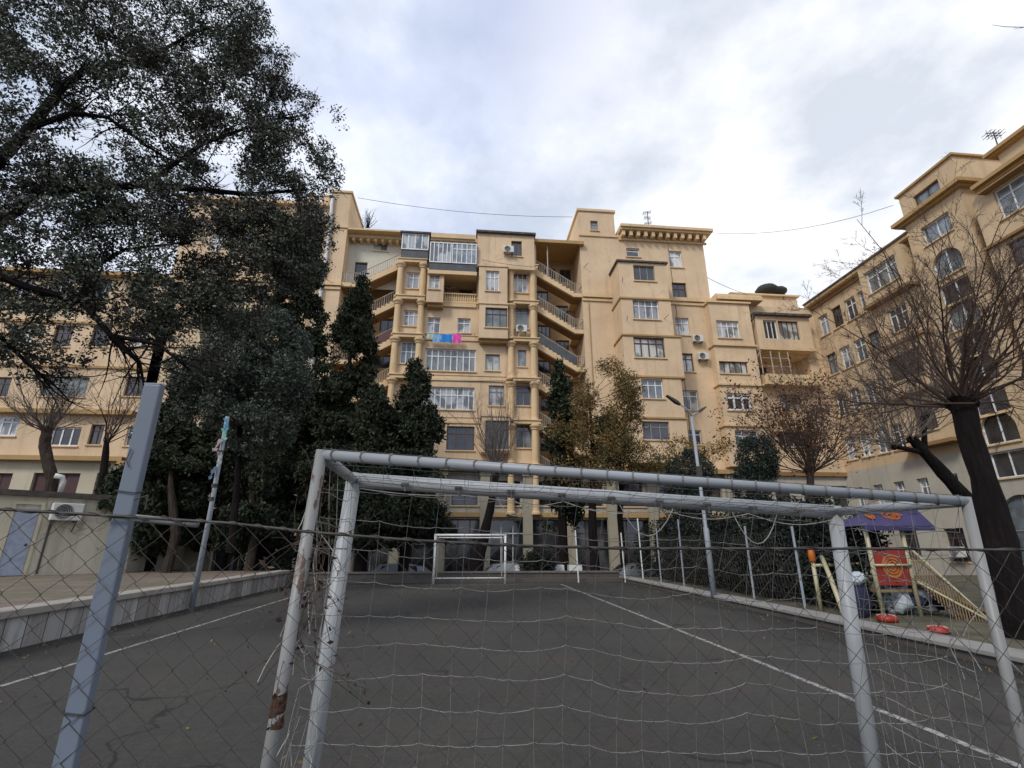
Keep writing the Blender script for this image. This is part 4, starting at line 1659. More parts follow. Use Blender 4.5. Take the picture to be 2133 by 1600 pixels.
# dark tanks on the corner roof
for px, lab, s in ((1598, 'larger dark round-topped tank on the corner roof', 1.0), (1622, 'smaller dark tank on the corner roof, right of the larger', .75)):
    p = at(px, 612, FY + 4)
    r = thing('water_tank', lab, 'water tank', (p.x, FY + 4, p.z), 'roof tanks')
    mb = MB()
    mb.lathe([(.6 * s, -.2), (1.0 * s, .1), (1.05 * s, .4 * s), (.8 * s, .7 * s), (.2 * s, .85 * s)], (p.x, FY + 4, p.z), 14)
    mb.build('tank', plain('tank', (.035, .04, .035), .8), r, smooth=True)
    mb = MB()
    for a in range(4):
        mb.box(p.x + .6 * s * math.cos(a * 1.57 + .7) - .05, p.x + .6 * s * math.cos(a * 1.57 + .7) + .05, FY + 4 + .6 * s * math.sin(a * 1.57 + .7) - .05, FY + 4 + .6 * s * math.sin(a * 1.57 + .7) + .05, 20.9, p.z - .1)
    mb.build('leg', M['iron'], r)
# ventilator pot on the right turret
vp = thing('roof_vent', 'small dark vent box on top of the right turret', 'vent', (11.6, FY + 1, 29.78))
mb = MB(); mb.box(11.3, 11.9, FY + .7, FY + 1.3, 29.783, 30.15); mb.build('shaft', M['trim_dark'], vp)
mb = MB(); mb.box(11.2, 12.0, FY + .6, FY + 1.4, 30.153, 30.35); mb.build('cap', M['iron'], vp)


def cable(lab, pts, r=.018):
    P = [Vector(p) for p in pts]
    o = thing('overhead_cable', lab, 'cable', tuple(P[0]))
    mb = MB(); mb.tube(P, r, 4); mb.build('cable', M['iron'], o)


def sag(a, b, s, n=10):
    a, b = Vector(a), Vector(b)
    return [a.lerp(b, k / n) - Vector((0, 0, 4 * s * (k / n) * (1 - k / n))) for k in range(n + 1)]


cable('thin cable sagging across the sky between the two towers', sag(at(745, 412, FY + 1), at(1192, 452, FY + 1), .5))
cable('thin cable from the tower cornice toward the bare tree on the right', sag(at(1468, 484, FY), at(1860, 428, 26), .9))
cable('dark cable dropping from the tower side to the corner roof', sag(at(1462, 572, FY), at(1590, 622, FY + 2), .3))
cable('loose cable hanging across the middle stair bay and top box', sag(at(1003, 541, FY - .9), at(1113, 556, FY - .9), .1))
cable('black cable strung across the facade below the long glazed loggia', sag(at(880, 792, FY - .75), at(1118, 793, FY - .75), .05), .03)

# ================================================================== STREET: cars, planters
def car(label, loc, col, rot=0.0, first=None):
    L = Vector(loc)
    r = thing('parked_car', label, 'car', loc, 'cars parked behind the court')
    # sections along X: (x, half width low, z low, z belt, half width roof, z roof)
    S = [(-2.1, .70, .35, .70, .60, .72), (-1.95, .80, .25, .82, .70, .86), (-1.3, .84, .22, .92, .74, .96), (-.75, .85, .2, .95, .60, 1.38), (-.1, .85, .2, .95, .60, 1.46),
         (.6, .85, .2, .95, .60, 1.45), (1.35, .84, .22, .95, .60, 1.30), (1.85, .82, .25, .94, .68, .98), (2.05, .74, .35, .88, .62, .9)]
    mb = MB()
    i0 = 0
    for (x, w, zl, zbt, wr, zr) in S:
        for y, z in ((-w, zl), (-w * 1.02, (zl + zbt) / 2), (-w, zbt), (-wr, zr), (0, zr + .03), (wr, zr), (w, zbt), (w * 1.02, (zl + zbt) / 2), (w, zl)):
            mb.v.append((L.x + x, L.y + y, L.z + z))
    for k in range(len(S) - 1):
        for j in range(8):
            q = k * 9 + j
            mb.f.append((q, q + 9, q + 10, q + 1))
    mb.f.append(tuple(range(9)))
    mb.f.append(tuple(reversed(range((len(S) - 1) * 9, len(S) * 9))))
    mt, nt, b = new_mat('car paint')
    b.inputs['Base Color'].default_value = (*col, 1)
    b.inputs['Roughness'].default_value = .3
    b.inputs['Coat Weight'].default_value = .6
    mb.build('body', mt, r, smooth=False, bevel=.03)
    mb = MB()
    for s in (-1, 1):
        for (a, b_) in ((-.85, -.12), (-.04, .62), (.7, 1.25)):
            mb.face([(L.x + a + .15 * (a < -.5), L.y + s * .81, L.z + 1.0), (L.x + b_, L.y + s * .81, L.z + 1.0), (L.x + b_ - .1 * (b_ > 1), L.y + s * .64, L.z + 1.36), (L.x + a + .3 * (a < -.5), L.y + s * .64, L.z + 1.36)])
    mb.face([(L.x - 1.27, L.y - .68, L.z + 1.0), (L.x - 1.27, L.y + .68, L.z + 1.0), (L.x - .80, L.y + .56, L.z + 1.39), (L.x - .80, L.y - .56, L.z + 1.39)])
    mb.face([(L.x + 1.82, L.y - .62, L.z + 1.03), (L.x + 1.82, L.y + .62, L.z + 1.03), (L.x + 1.42, L.y + .55, L.z + 1.31), (L.x + 1.42, L.y - .55, L.z + 1.31)])
    mb.build('window', M['pane_dark'], r)
    for sx in (-1.3, 1.3):
        for sy in (-.82, .82):
            mb = MB()
            mb.lathe([(.3, -.1), (.32, -.06), (.32, .06), (.3, .1)], (L.x + sx, L.y + sy, L.z + .32), 16, 'Y')
            w = mb.build('wheel', M['ac_dark'], r)
            mb = MB()
            mb.lathe([(.2, -.115), (.05, -.125), (.05, .125), (.2, .115)], (L.x + sx, L.y + sy, L.z + .32), 12, 'Y')
            mb.build('rim', M['galv'], w)
    for s in (-1, 1):
        mb = MB(); mb.box(L.x - 2.08, L.x - 1.98, L.y + s * .55 - .15, L.y + s * .55 + .15, L.z + .58, L.z + .7); mb.build('headlight', M['pane_blue'], r)
    r.rotation_euler = (0, 0, rot)
    return r


p = at(822, 1190, 27.5); car('white hatchback parked behind the end wall, left of the far goal', (p.x, 27.5, -.78), (.34, .36, .40))
p = at(1040, 1190, 27.8); car('silver car partly hidden by a leaning trunk behind the far goal', (p.x + .4, 27.8, -.78), (.17, .18, .19))
p = at(1330, 1190, 26.5); car('dark grey car parked behind the right end of the far wall', (p.x, 26.6, -.78), (.10, .11, .12))
for k, (px, lab) in enumerate(((1085, 'white block on the far kerb, leftmost of three'), (1160, 'white block on the far kerb, middle of three'), (1197, 'white block on the far kerb, rightmost of three'))):
    p = at(px, 1178, 26.2)
    o = thing('concrete_block', lab, 'block', (p.x, 26.2, -.78), 'white blocks by the street')
    mb = MB(); mb.prism([(p.x - .36, -.78), (p.x + .36, -.78), (p.x + .33, .62), (p.x - .33, .62)], frY(26.2), -.25, .25); mb.build('block', M['white_paint'], o, bevel=.02)
    mb = MB(); mb.box(p.x - .3, p.x + .3, 26.0, 26.4, .623, .66); mb.build('top', M['kerb'], o)
# far railing by the pavilion (thin white bar) at the left of the street
rl = thing('street_railing', 'thin pale railing beside the street, left of the far goal', 'railing', (-5, 26.4, -.8))
mb = MB()
a, b = at(660, 1135, 26.4), at(885, 1133, 26.4)
mb.tube([a, b], .035, 6)
mb.build('handrail', M['white_paint'], rl)
mb = MB()
for k in range(7):
    q = a.lerp(b, k / 6)
    mb.tube([(q.x, q.y, -.78), q], .03, 5)
mb.build('post', M['white_paint'], rl)

# ================================================================== FAR GOAL
fg = thing('football_goal', 'small white football goal at the far end of the court', 'goal', (.33, 22.8, 0))
gx0, gx1, gy, gh_ = -1.2, 1.86, 22.8, 2.0
for X in (gx0, gx1):
    mb = MB(); mb.tube([(X, gy, 0), (X, gy, gh_)], .05, 10); mb.build('post', M['white_paint'], fg, smooth=True)
mb = MB(); mb.tube([(gx0 - .05, gy, gh_), (gx1 + .05, gy, gh_)], .05, 10); mb.build('crossbar', M['white_paint'], fg, smooth=True)
for X in (gx0 + .08, gx1 - .08):
    mb = MB(); mb.tube([(X, gy + .05, gh_ - .02), (X, gy + .75, gh_ - .1), (X, gy + .95, 0.03)], .025, 6); mb.build('back_stay', M['iron_pale'], fg)
mb = MB(); mb.tube([(gx0, gy + .95, .18), (gx1, gy + .95, .18)], .025, 6); mb.tube([(gx0, gy + .75, gh_ - .1), (gx1, gy + .75, gh_ - .1)], .025, 6); mb.build_split('back_bar', M['white_paint'], fg)

# ================================================================== NEAR GOAL
NG = Vector((.934, 2.206, 1.881))
Rg = Matrix.Rotation(.049, 3, 'Z') @ Matrix(((math.cos(.05), 0, math.sin(.05)), (0, 1, 0), (-math.sin(.05), 0, math.cos(.05))))
HW, DP = 1.54, .86


def G(x, y, z):
    return NG + Rg @ Vector((x, y, z))


def to_ground(x, y):
    t = G(x, y, 0)
    d = Rg @ Vector((0, 0, -1))
    return t + d * ((t.z - .0) / -d.z)


ng = thing('football_goal', 'large worn grey football goal with a ragged net close to the camera', 'goal', (NG.x, NG.y, 0))
for s in (-1, 1):
    mb = MB(); mb.tube([G(s * HW, DP, .04), to_ground(s * HW, DP)], .043, 16)
    mb.build('post', M['goal_front'], ng, smooth=True)
    mb = MB(); mb.tube([G(s * HW, 0, .02), to_ground(s * HW, 0)], .0235, 14)
    o = mb.build('post', M['goal_back'], ng, smooth=True)
    if s < 0: o['label'] = 'rusty peeling rear post'
    mb = MB(); mb.tube([G(s * HW, .03, 0), G(s * HW, DP - .03, 0)], .026, 12); mb.build('side_bar', M['goal_bar'], ng, smooth=True)
    mb = MB(); mb.tube([to_ground(s * HW, 0) + Vector((0, 0, .03)), to_ground(s * HW, DP) + Vector((0, 0, .03))], .024, 10); mb.build('side_bar', M['goal_back'], ng, smooth=True)
mb = MB(); mb.tube([G(-HW - .03, DP, 0), G(HW + .03, DP, 0)], .043, 16); mb.build('crossbar', M['goal_front'], ng, smooth=True)
mb = MB(); mb.tube([G(-HW + .0, 0, 0), G(HW, 0, 0)], .0225, 14); mb.build('crossbar', M['goal_bar'], ng, smooth=True)
for k in range(9):
    x = -HW + .3 + k * .31
    mb = MB()
    c = G(x, DP - .035, -.012)
    mb.tube([c + Vector((-.022, -.02, 0)), c + Vector((.022, -.02, 0))], .012, 6)
    mb.tube([c + Vector((0, -.02, 0)), c + Vector((0.004, -.03, -.04))], .006, 5)
    mb.build('hook', M['iron'], ng)
# rust collar on the left rear post
mb = MB()
t = to_ground(-HW, 0)
d = (G(-HW, 0, 0) - t).normalized()
prof = []
for k in range(9):
    prof.append(t + d * (.98 + k * .014) + Vector((RND.uniform(-.003, .003), RND.uniform(-.003, .003), 0)))
mb.tube(prof, [.0245 + RND.uniform(0, .003) for _ in prof], 12)
mb.build('rust_collar', plain('rust', (.055, .026, .016), .95, 0, .7, 60), ng)

# the net: back curtain, top and sides
CELL = .122


def net_panel(mb, nu, nv, fn, r=.0020, drop=0.0, mv=None, sagk=0.0):
    mv = mv or mb
    P = [[fn(i, j) for i in range(nu + 1)] for j in range(nv + 1)]
    for j in range(nv + 1):
        run = []
        for i in range(nu + 1):
            if sagk and run and i:
                a_, b_ = P[j][i - 1], P[j][i]
                run.append(a_.lerp(b_, .18) - Vector((0, 0, sagk)))
                run.append(a_.lerp(b_, .80) - Vector((0, 0, sagk * 1.25)))
            run.append(P[j][i])
            if drop and RND.random() < drop:
                if len(run) > 1: mb.tube(run, r, 3, cap=False)
                run = []
        if len(run) > 1: mb.tube(run, r, 3, cap=False)
    for i in range(nu + 1):
        run = []
        for j in range(nv + 1):
            run.append(P[j][i])
            if drop and RND.random() < drop:
                if len(run) > 1: mv.tube(run, r * .62, 3, cap=False)
                run = []
        if len(run) > 1: mv.tube(run, r * .62, 3, cap=False)


nU, nV = 25, 15
HT = 1.86
jit = {}


def wob(i, j, k, a):
    return a * mnoise.noise(Vector((i * .37 + k * 17, j * .31 + k * 7, k * 3.3)))


def back(i, j):
    u, v = i / nU, j / nV
    x = -HW + .02 + (2 * HW - .04) * u + wob(i, j, 1, .022)
    z = -.01 - HT * v + wob(i, j, 2, .04) * min(1, v * 4) + .03 * math.sin(u * 7.5 + .6) * v + RND.gauss(0, .004)
    y = .015 + .14 * math.sin(math.pi * min(1, v * 1.1)) * (1 + .35 * wob(i, j, 3, 1.5)) + .16 * v
    if u > .8:
        x -= (u - .8) * .25 * v
        z += wob(i, j, 6, .12) * (u - .8) * 4 * v
    return G(x, y, z)


mb = MB()
mv = MB()
net_panel(mb, nU, nV, back, .0016, .012, mv, .0045)
mb.build('net', M['cord'], ng)
mv.build('net', plain('weathered cord', (.18, .175, .16), .9, 0, .35, 14), ng)
mb = MB()
net_panel(mb, nU, 6, lambda i, j: G(-HW + 2 * HW * i / nU + wob(i, j, 4, .03) + (.06 * j / 6), .02 + (DP - .05) * j / 6,
                                    .03 - .085 * math.sin(math.pi * j / 6) + wob(i, j, 5, .03) * math.sin(math.pi * j / 6)), .0018)
for i in range(nU + 1):
    x = -HW + .05 + (2 * HW - .1) * i / nU
    mb.tube([G(x + .01 * math.sin(q), 0.0262 * math.cos(q * math.pi / 5), .0262 * math.sin(q * math.pi / 5)) for q in range(11)], .0028, 4, cap=False)
mb.build('net', M['cord_dark'], ng)
for s in (-1, 1):
    mb = MB()
    net_panel(mb, 7, nV, lambda i, j, s=s: G(s * (HW - .02) + wob(i, j, 7 + s, .06) - s * .03 * math.sin(math.pi * i / 7),
                                             .03 + (DP - .06) * i / 7 * (1 - .25 * math.sin(math.pi * j / nV)) + .1 * math.sin(math.pi * j / nV), -.02 - HT * j / nV + wob(i, j, 9, .05)), .002, .03)
    # loose torn ends
    for k in range(18 if s < 0 else 7):
      a = G(s * HW, RND.uniform(0, .25), -RND.uniform(.15, 1.7))
      pts = [a]
      dd = Vector((RND.uniform(-.02, .03), RND.uniform(-.02, .03), -.02))
      for q in range(5):
          dd += Vector((RND.gauss(0, .012), RND.gauss(0, .012), -.012))
          pts.append(pts[-1] + dd * .6)
      mb.tube(pts, .0022, 3, cap=False)
    mb.build('net', M['cord'], ng)
# slack line under the front crossbar with a few loops
mb = MB()
pts = []
for k in range(41):
    x = -HW + .05 + (2 * HW - .1) * k / 40
    f = (k % 8) / 8
    pts.append(G(x, DP - .05, -.05 - .05 * math.sin(f * math.pi) * (1 if k > 12 else .3)))
mb.tube(pts, .003, 4)
for x, w, h_ in ((.05, .34, .17), (.78, .30, .18), (-.7, .2, .1)):
    mb.tube([G(x + w * q / 8, DP - .06, -.05 - h_ * 4 * (q / 8) * (1 - q / 8)) for q in range(9)], .003, 4)
mb.build('net', M['cord'], ng)

dv = thing('dried_creeper', 'tangle of dry brown creeper caught in the side net by the rusty left goal post', 'creeper', tuple(G(-HW, .2, -.5)))
mb = MB()
lp_ = []
for k in range(46):
    a = G(-HW + RND.uniform(-.03, .05), abs(RND.gauss(.05, .16)), -RND.uniform(.12, .75))
    pts = [a]
    dd = Vector((RND.gauss(0, .03), RND.gauss(0, .03), RND.choice((-1, 1)) * .05))
    for q in range(6):
        dd += Vector((RND.gauss(0, .012), RND.gauss(0, .016), RND.gauss(-.003, .01)))
        pts.append(pts[-1] + dd * .7)
        lp_.append(tuple(pts[-1] + Vector((RND.gauss(0, .008), RND.gauss(0, .008), RND.gauss(0, .008)))))
    mb.tube(pts, .0014, 3, cap=False)
mb.build('stems', M['twig'], dv)
leaves_mesh('dead_leaves', np.array(lp_), .013, .5, leafmat('dry creeper leaf', (.03, .02, .016), (.13, .09, .07), None, .9, .1), dv)

# ================================================================== FOREGROUND CHAIN-LINK FENCE
FYY = 1.15
pp = at(223, 1200, FYY)
cf = thing('chain_link_fence', 'chain-link fence with a blue-grey square post right in front of the camera', 'fence', (pp.x, FYY, 0))
mb = MB()
zt_ = at(312, 800, FYY).z
mb.box(pp.x - .019, pp.x + .018, FYY - .0, FYY + .021, -.1, zt_)
mb.build('post', M['post_grey'], cf, bevel=.003)
mb = MB(); mb.box(pp.x - .0185, pp.x + .0175, FYY + .0005, FYY + .0205, zt_ + .0003, zt_ + .003); mb.build('post_cap', M['steel_grey'], cf)
wpx = [(-420, 1046), (0, 1061), (262, 1076), (480, 1090), (640, 1108), (850, 1125), (1060, 1136), (1300, 1143), (1500, 1143), (1800, 1143), (2133, 1146), (2500, 1150)]
wpts = [at(x, y, FYY - .012) for x, y in wpx]
mb = MB()
mb.tube(wpts, .0030, 6)
tw_ = []
for k in range(len(wpts) - 1):
    for q in range(24):
        p = wpts[k].lerp(wpts[k + 1], q / 24)
        an = (k * 24 + q) * .8
        tw_.append(p + Vector((0, math.cos(an) * .004, math.sin(an) * .004)))
mb.tube(tw_, .0014, 4)
mb.build('top_wire', M['wire'], cf, smooth=True)
mb = MB()
mb.tube([at(282, 1079, FYY - .005), at(350, 1086, FYY - .005), at(412, 1092, FYY - .005)], .0075, 8)
mb.build('pipe_sleeve', M['goal_back'], cf, smooth=True)
mb = MB()
for z in (1.66, 1.71, 1.30, .92):
    mb.tube([(pp.x - .021, FYY - .003, z), (pp.x + .020, FYY - .004, z - .005), (pp.x + .021, FYY + .024, z), (pp.x - .021, FYY + .024, z + .004), (pp.x - .021, FYY - .003, z)], .0016, 4)
mb.tube([(pp.x + .02, FYY - .004, 1.69), (pp.x + .05, FYY - .01, 1.70), (pp.x + .05, FYY - .01, 1.67)], .0016, 4)
mb.tube([(pp.x - .01, FYY - .004, 1.80), (pp.x - .014, FYY - .004, 1.775), (pp.x - .006, FYY - .004, 1.76)], .0012, 4)
mb.build_split('tie_wire', M['wire'], cf)


def wire_z(X):
    for a, b in zip(wpts[:-1], wpts[1:]):
        if a.x <= X <= b.x:
            return a.z + (b.z - a.z) * (X - a.x) / (b.x - a.x)
    return wpts[-1].z


mb = MB()
cw, chh = .068, .062
ncol = int(3.9 / cw)
for c_ in range(ncol):
    xb = -1.75 + c_ * cw
    pts = []
    nz = 46
    top = wire_z(max(-1.7, min(xb, 2.1))) - .004
    for k in range(nz):
        z = top - k * chh / 2
        x = xb + (cw / 2 + .001 if (k % 2) else 0)
        wx = .012 * mnoise.noise(Vector((x * 2, z * 2, 1)))
        wy = .03 * mnoise.noise(Vector((x * 1.3, z * 1.3, 5)))
        pts.append((x + wx, FYY - .012 + wy * min(1, k / 6) + (.0012 if k % 2 else -.0012), z))
    mb.tube(pts, .00085, 4, cap=False)
    pts2 = [(2 * (xb + cw / 2) - p[0] + .0 + 2 * (.0), p[1], p[2]) for p in pts]
    # second strand meets the neighbour
    pts2 = []
    for k in range(nz):
        z = top - k * chh / 2
        x = xb + cw - (cw / 2 + .001 if (k % 2) else 0)
        wx = .012 * mnoise.noise(Vector((x * 2, z * 2, 1)))
        wy = .03 * mnoise.noise(Vector((x * 1.3, z * 1.3, 5)))
        pts2.append((x + wx, FYY - .012 + wy * min(1, k / 6) - (.0012 if k % 2 else -.0012), z))
    mb.tube(pts2, .00085, 4, cap=False)
mb.build('mesh', M['wire'], cf)

# ================================================================== FLAG POLE with rags at the left wall
fpb = Vector((-6.86, 14.5, 0))
fp = thing('fence_pole', 'leaning thin grey pole with faded ribbons standing against the left court wall', 'pole', tuple(fpb))
top = at(474, 868, 14.3)
mb = MB(); mb.tube([fpb, fpb.lerp(top, .5) + Vector((.02, 0, 0)), top], [.075, .062, .055], 10); mb.build('pole', M['steel_grey'], fp, smooth=True)
mb = MB()
for f in (.55, .62, .8):
    c = fpb.lerp(top, f)
    mb.tube([c - (top - fpb).normalized() * .05, c + (top - fpb).normalized() * .05], .078, 10)
mb.build('collar', M['iron'], fp)
for f, colr, nm, sx in ((.985, (.06, .22, .34), 'sky blue ribbon', .12), (.93, (.16, .36, .30), 'green ribbon', .12), (.87, (.33, .25, .24), 'pale pink ribbon', -.1), (.80, (.3, .3, .3), 'grey ribbon', .1), (.72, (.09, .14, .2), 'dark blue ribbon', -.08)):
    c = fpb.lerp(top, f) + Vector((0, -.09, 0))
    mb = MB()
    for k in range(4):
        z0, z1 = c.z - k * .09, c.z - (k + 1) * .09
        w = .05 + .03 * math.sin(k * 2 + f * 9)
        o0 = sx * (k / 4) ** .7
        o1 = sx * ((k + 1) / 4) ** .7 * (.9 if k == 3 else 1)
        mb.face([(c.x + o0 - w, c.y - .03 * k, z0), (c.x + o0 + w, c.y - .02 * k, z0), (c.x + o1 + w * .8, c.y - .03 * (k + 1), z1), (c.x + o1 - w * .8, c.y - .02 * (k + 1), z1)])
    o = mb.build('ribbon', plain(nm, colr, .9), fp)
    o['label'] = nm

# ================================================================== HUT on the left
A, B, C_, D_, E_ = (-18.9, 18.5), (-13.96, 23.4), (-13.7, 28.5), (-23, 28.5), (-23, 18.5)
hut = thing('utility_hut', 'flat-roofed cream utility hut with a pale blue door on the left pavement', 'hut', (-17, 23, .5))
mb = MB()
poly = [A, B, C_, D_, E_]
z0, z1 = .45, 3.35
for (a, b) in zip(poly, poly[1:] + poly[:1]):
    mb.face([(*a, z0), (*b, z0), (*b, z1), (*a, z1)])
mb.build('wall', stucco('stained cream wall', (.60, .555, .43), .6, (.2, .165, .115)), hut)
mb = MB()
cx_, cy_ = -18.5, 24
big = [(cx_ + (x - cx_) * 1.05, cy_ + (y - cy_) * 1.05) for x, y in poly]
n = len(big)
mb.v = [(x, y, 3.353) for x, y in big] + [(x, y, 3.56) for x, y in big]
mb.f = [tuple(range(n - 1, -1, -1)), tuple(range(n, 2 * n))] + [(k, (k + 1) % n, n + (k + 1) % n, n + k) for k in range(n)]
mb.build('roof', M['roof_dark'], hut)
Av, Bv = Vector((*A, 0)), Vector((*B, 0))
hd_ = (Bv - Av).normalized()
hn = Vector((hd_.y, -hd_.x, 0))


def hut_t(px, py=1120):
    d = ray(px, py)
    # intersect the vertical plane through A,B
    t = (Av - EYE).dot(hn) / d.dot(hn)
    return (EYE + d * t - Av).dot(hd_), (EYE + d * t).z


def frH(u, z, d):
    p = Av + hd_ * u + hn * d
    return (p.x, p.y, z)


t0, t1 = hut_t(14)[0], hut_t(66)[0]
mb = MB(); mb.fbox(frH, t0, t1, .52, 2.9, .003, .06); mb.build('door', plain('pale blue door', (.33, .37, .45), .6), hut, bevel=.01)
mb = MB()
mb.fbox(frH, t0 - .12, t0 - .01, .52, 3.05, .003, .09); mb.fbox(frH, t1 + .01, t1 + .12, .52, 3.05, .003, .09); mb.fbox(frH, t0 - .12, t1 + .12, 3.053, 3.15, .003, .09)
mb.build('door_frame', M['wall_pale'], hut)
mb = MB(); p = frH(t1 - .12, 1.6, .1); mb.blob(p, (.05, .05, .05), 1, 0); mb.build('door_handle', M['iron'], hut)
tv, _ = hut_t(96)
mb = MB(); mb.tube([frH(tv, .55, .06), frH(tv, 2.7, .06)], .035, 6); mb.build_split('downpipe', M['iron'], hut)
mb = MB()
q = Vector(frH(hut_t(103)[0], 3.56, -.3))
mb.tube([q, q + Vector((0, 0, .45)), q + Vector((-.05, -.05, .62)), q + Vector((-.22, -.22, .66))], .10, 10)
mb.build('vent_pipe', M['ac_white'], hut, smooth=True)
tt, zz_ = hut_t(131, 1085)
p = frH(tt, zz_, .12)
o = dup(ac0, p, 'white twin-faced air conditioner hanging on the cream hut wall beside the blue door', math.atan2(hd_.y, hd_.x), 1.12)
# low walls / boxes beyond the pavement, seen between trunks
ob = thing('garden_wall', 'short cream wall piece beyond the pavement, seen between the dark tree trunks', 'wall', (-11, 27, -.8))
mb = MB()
a, b = at(372, 1150, 27.5), at(432, 1150, 27.5)
mb.box(a.x, b.x, 27.5, 27.8, -.8, at(400, 1130, 27.5).z)
a, b = at(540, 1150, 27.5), at(592, 1150, 27.5)
mb.box(a.x, b.x, 27.5, 27.8, -.8, at(565, 1142, 27.5).z)
mb.build_split('wall', M['wall_pale'], ob)
mb = MB()
for px in (372, 432, 540, 592):
    q = at(px, 1150, 27.4)
    mb.box(q.x - .15, q.x + .15, 27.3, 27.499, -.8, 1.5)
mb.build_split('pier', M['wall_stone'], ob)
gb = thing('utility_box', 'grey metal utility cabinet behind the pavement edge, right of the leaning pole', 'cabinet', tuple(at(472, 1170, 25.5)))
a, b = at(450, 1170, 25.5), at(490, 1170, 25.5)
mb = MB(); mb.box(a.x, b.x, 25.3, 25.8, -.8, at(470, 1147, 25.3).z); mb.build('cabinet', plain('cabinet', (.13, .13, .14), .5), gb, bevel=.02)
mb = MB(); mb.box(a.x + .05, (a.x + b.x) / 2 - .01, 25.27, 25.299, -.5, 1.1); mb.box((a.x + b.x) / 2 + .01, b.x - .05, 25.27, 25.299, -.5, 1.1); mb.build('door', plain('cabinet door', (.10, .10, .11), .5), gb)

# ================================================================== LAMP POST
lpb = atz(1487, 1240, .19); lpb = Vector((lpb.x, lpb.y, .15)); LY = lpb.y
lp = thing('street_lamp', 'grey double-armed street lamp standing behind the right kerb', 'street lamp', tuple(lpb))
ltop = Vector((lpb.x - .05, LY, at(1436, 868, LY).z))
mb = MB(); mb.tube([lpb, lpb + Vector((0, 0, 1.9)), lpb + Vector((-.01, 0, 1.95)), ltop], [.085, .08, .055, .045], 12); mb.build('pole', M['steel_grey'], lp, smooth=True)
ha = at(1388, 824, LY - .2); hb = at(1470, 848, LY + .3)
mb = MB()
mb.tube([ltop, ltop + Vector((-.05, 0, .18)), ltop.lerp(ha, .55) + Vector((0, 0, .10))], .028, 8)
mb.tube([ltop, ltop + Vector((.02, 0, .05)), ltop.lerp(hb, .6) + Vector((0, 0, -.02))], .028, 8)
mb.build('arm', M['steel_grey'], lp, smooth=True)
for h0, h1 in ((ltop.lerp(ha, .45) + Vector((0, 0, .09)), ha), (ltop.lerp(hb, .5), hb)):
    mb = MB()
    d = (h1 - h0)
    n_ = Vector((0, 1, 0)); u_ = d.cross(n_).normalized()
    P = []
    for f, w, hh_ in ((0, .05, .03), (.3, .085, .045), (1, .06, .02)):
        c = h0 + d * f
        P.append([c - n_ * w - u_ * hh_, c + n_ * w - u_ * hh_, c + n_ * w + u_ * hh_, c - n_ * w + u_ * hh_])
    for k in range(2):
        mb.hexa(P[k] + P[k + 1])
    mb.build('lamp_head', M['iron'], lp)
mb = MB(); q = lpb + Vector((-.03, -.1, 3.5)); mb.box(q.x - .07, q.x + .07, q.y, q.y + .12, q.z, q.z + .3); mb.build('junction_box', M['iron'], lp)

# ================================================================== RIGHT FENCE
rf = thing('wire_fence', 'wire fence of thin grey posts along the right kerb', 'fence', (7.95, 14, .14))
fposts = [(7.93, 10.2), (7.95, 12.9 + .6), (7.95, 15.6), (7.96, 17.8), (7.97, 20.2), (7.98, 22.6), (7.92, 7.4)]
fposts = []
for bx, by, tx, ty in ((1680, 1282, 1655, 1096), (1573, 1256, 1557, 1096), (1483, 1230, 1475, 1098), (1425, 1215, 1413, 1060), (1377, 1205, 1368, 1100)):
    p = atx(bx, by, 7.97)
    z1 = at(tx, ty, p.y).z
    fposts.append((p.y, min(2.5, z1)))
    mb = MB(); mb.tube([(7.97, p.y, .1), (7.97 + RND.uniform(-.03, .03), p.y, min(2.5, z1))], .03, 8); mb.build('post', M['steel_grey'], rf)
mb = MB()
for z in (.5, 1.15, 1.9):
    ys = sorted(q[0] for q in fposts)
    pts = []
    for a, b in zip(ys[:-1], ys[1:]):
        pts += [(7.97, a, z), (7.97, (a + b) / 2, z - .03)]
    pts.append((7.97, ys[-1], z))
    mb.tube(pts, .006, 4)
for k in range(60):
    y = ys[0] + (ys[-1] - ys[0]) * k / 60
    mb.tube([(7.97, y, .2), (7.97, y + .5, 1.9)], .0025, 3, cap=False)
    mb.tube([(7.97, y + .5, .2), (7.97, y, 1.9)], .0025, 3, cap=False)
mb.build('wire', M['wire'], rf)
# white posts across the far right corner of the court
ef = thing('end_fence', 'short run of thin white poles at the far right corner of the court', 'fence', (6.0, 24, 0))
for px, ty, by in ((1340, 1080, 1205), (1302, 1110, 1200), (1205, 1105, 1205)):
    p = at(px, by, 23.2)
    mb = MB(); mb.tube([(p.x, 23.2, 0), (p.x - .06, 23.2, at(px, ty, 23.2).z)], .03, 8); mb.build('post', M['white_paint'], ef)
mb = MB()
mb.tube([at(1200, 1128, 23.2), at(1345, 1118, 23.2)], .012, 4)
mb.build('wire', M['wire'], ef)

# ================================================================== PLAYGROUND
PY = 11.7
cream = worn_paint('cream pole paint', (.46, .42, .26), (.2, .16, .1), .68, 5)
tan = worn_paint('tan timber', (.25, .17, .085), (.1, .07, .05), .6, 7)
orange = plain('orange plastic', (.42, .11, .012), .45)
red = plain('red plastic', (.27, .022, .012), .45)
purple = plain('purple plastic', (.042, .034, .115), .5, 0, .3, 3)
sw = thing('swing_frame', 'pale yellow play frame with a slanted leg and an orange post cap', 'swing frame', tuple(at(1693, 1300, PY)))
gz = .14


def up(px, py, Y): return at(px, py, Y)


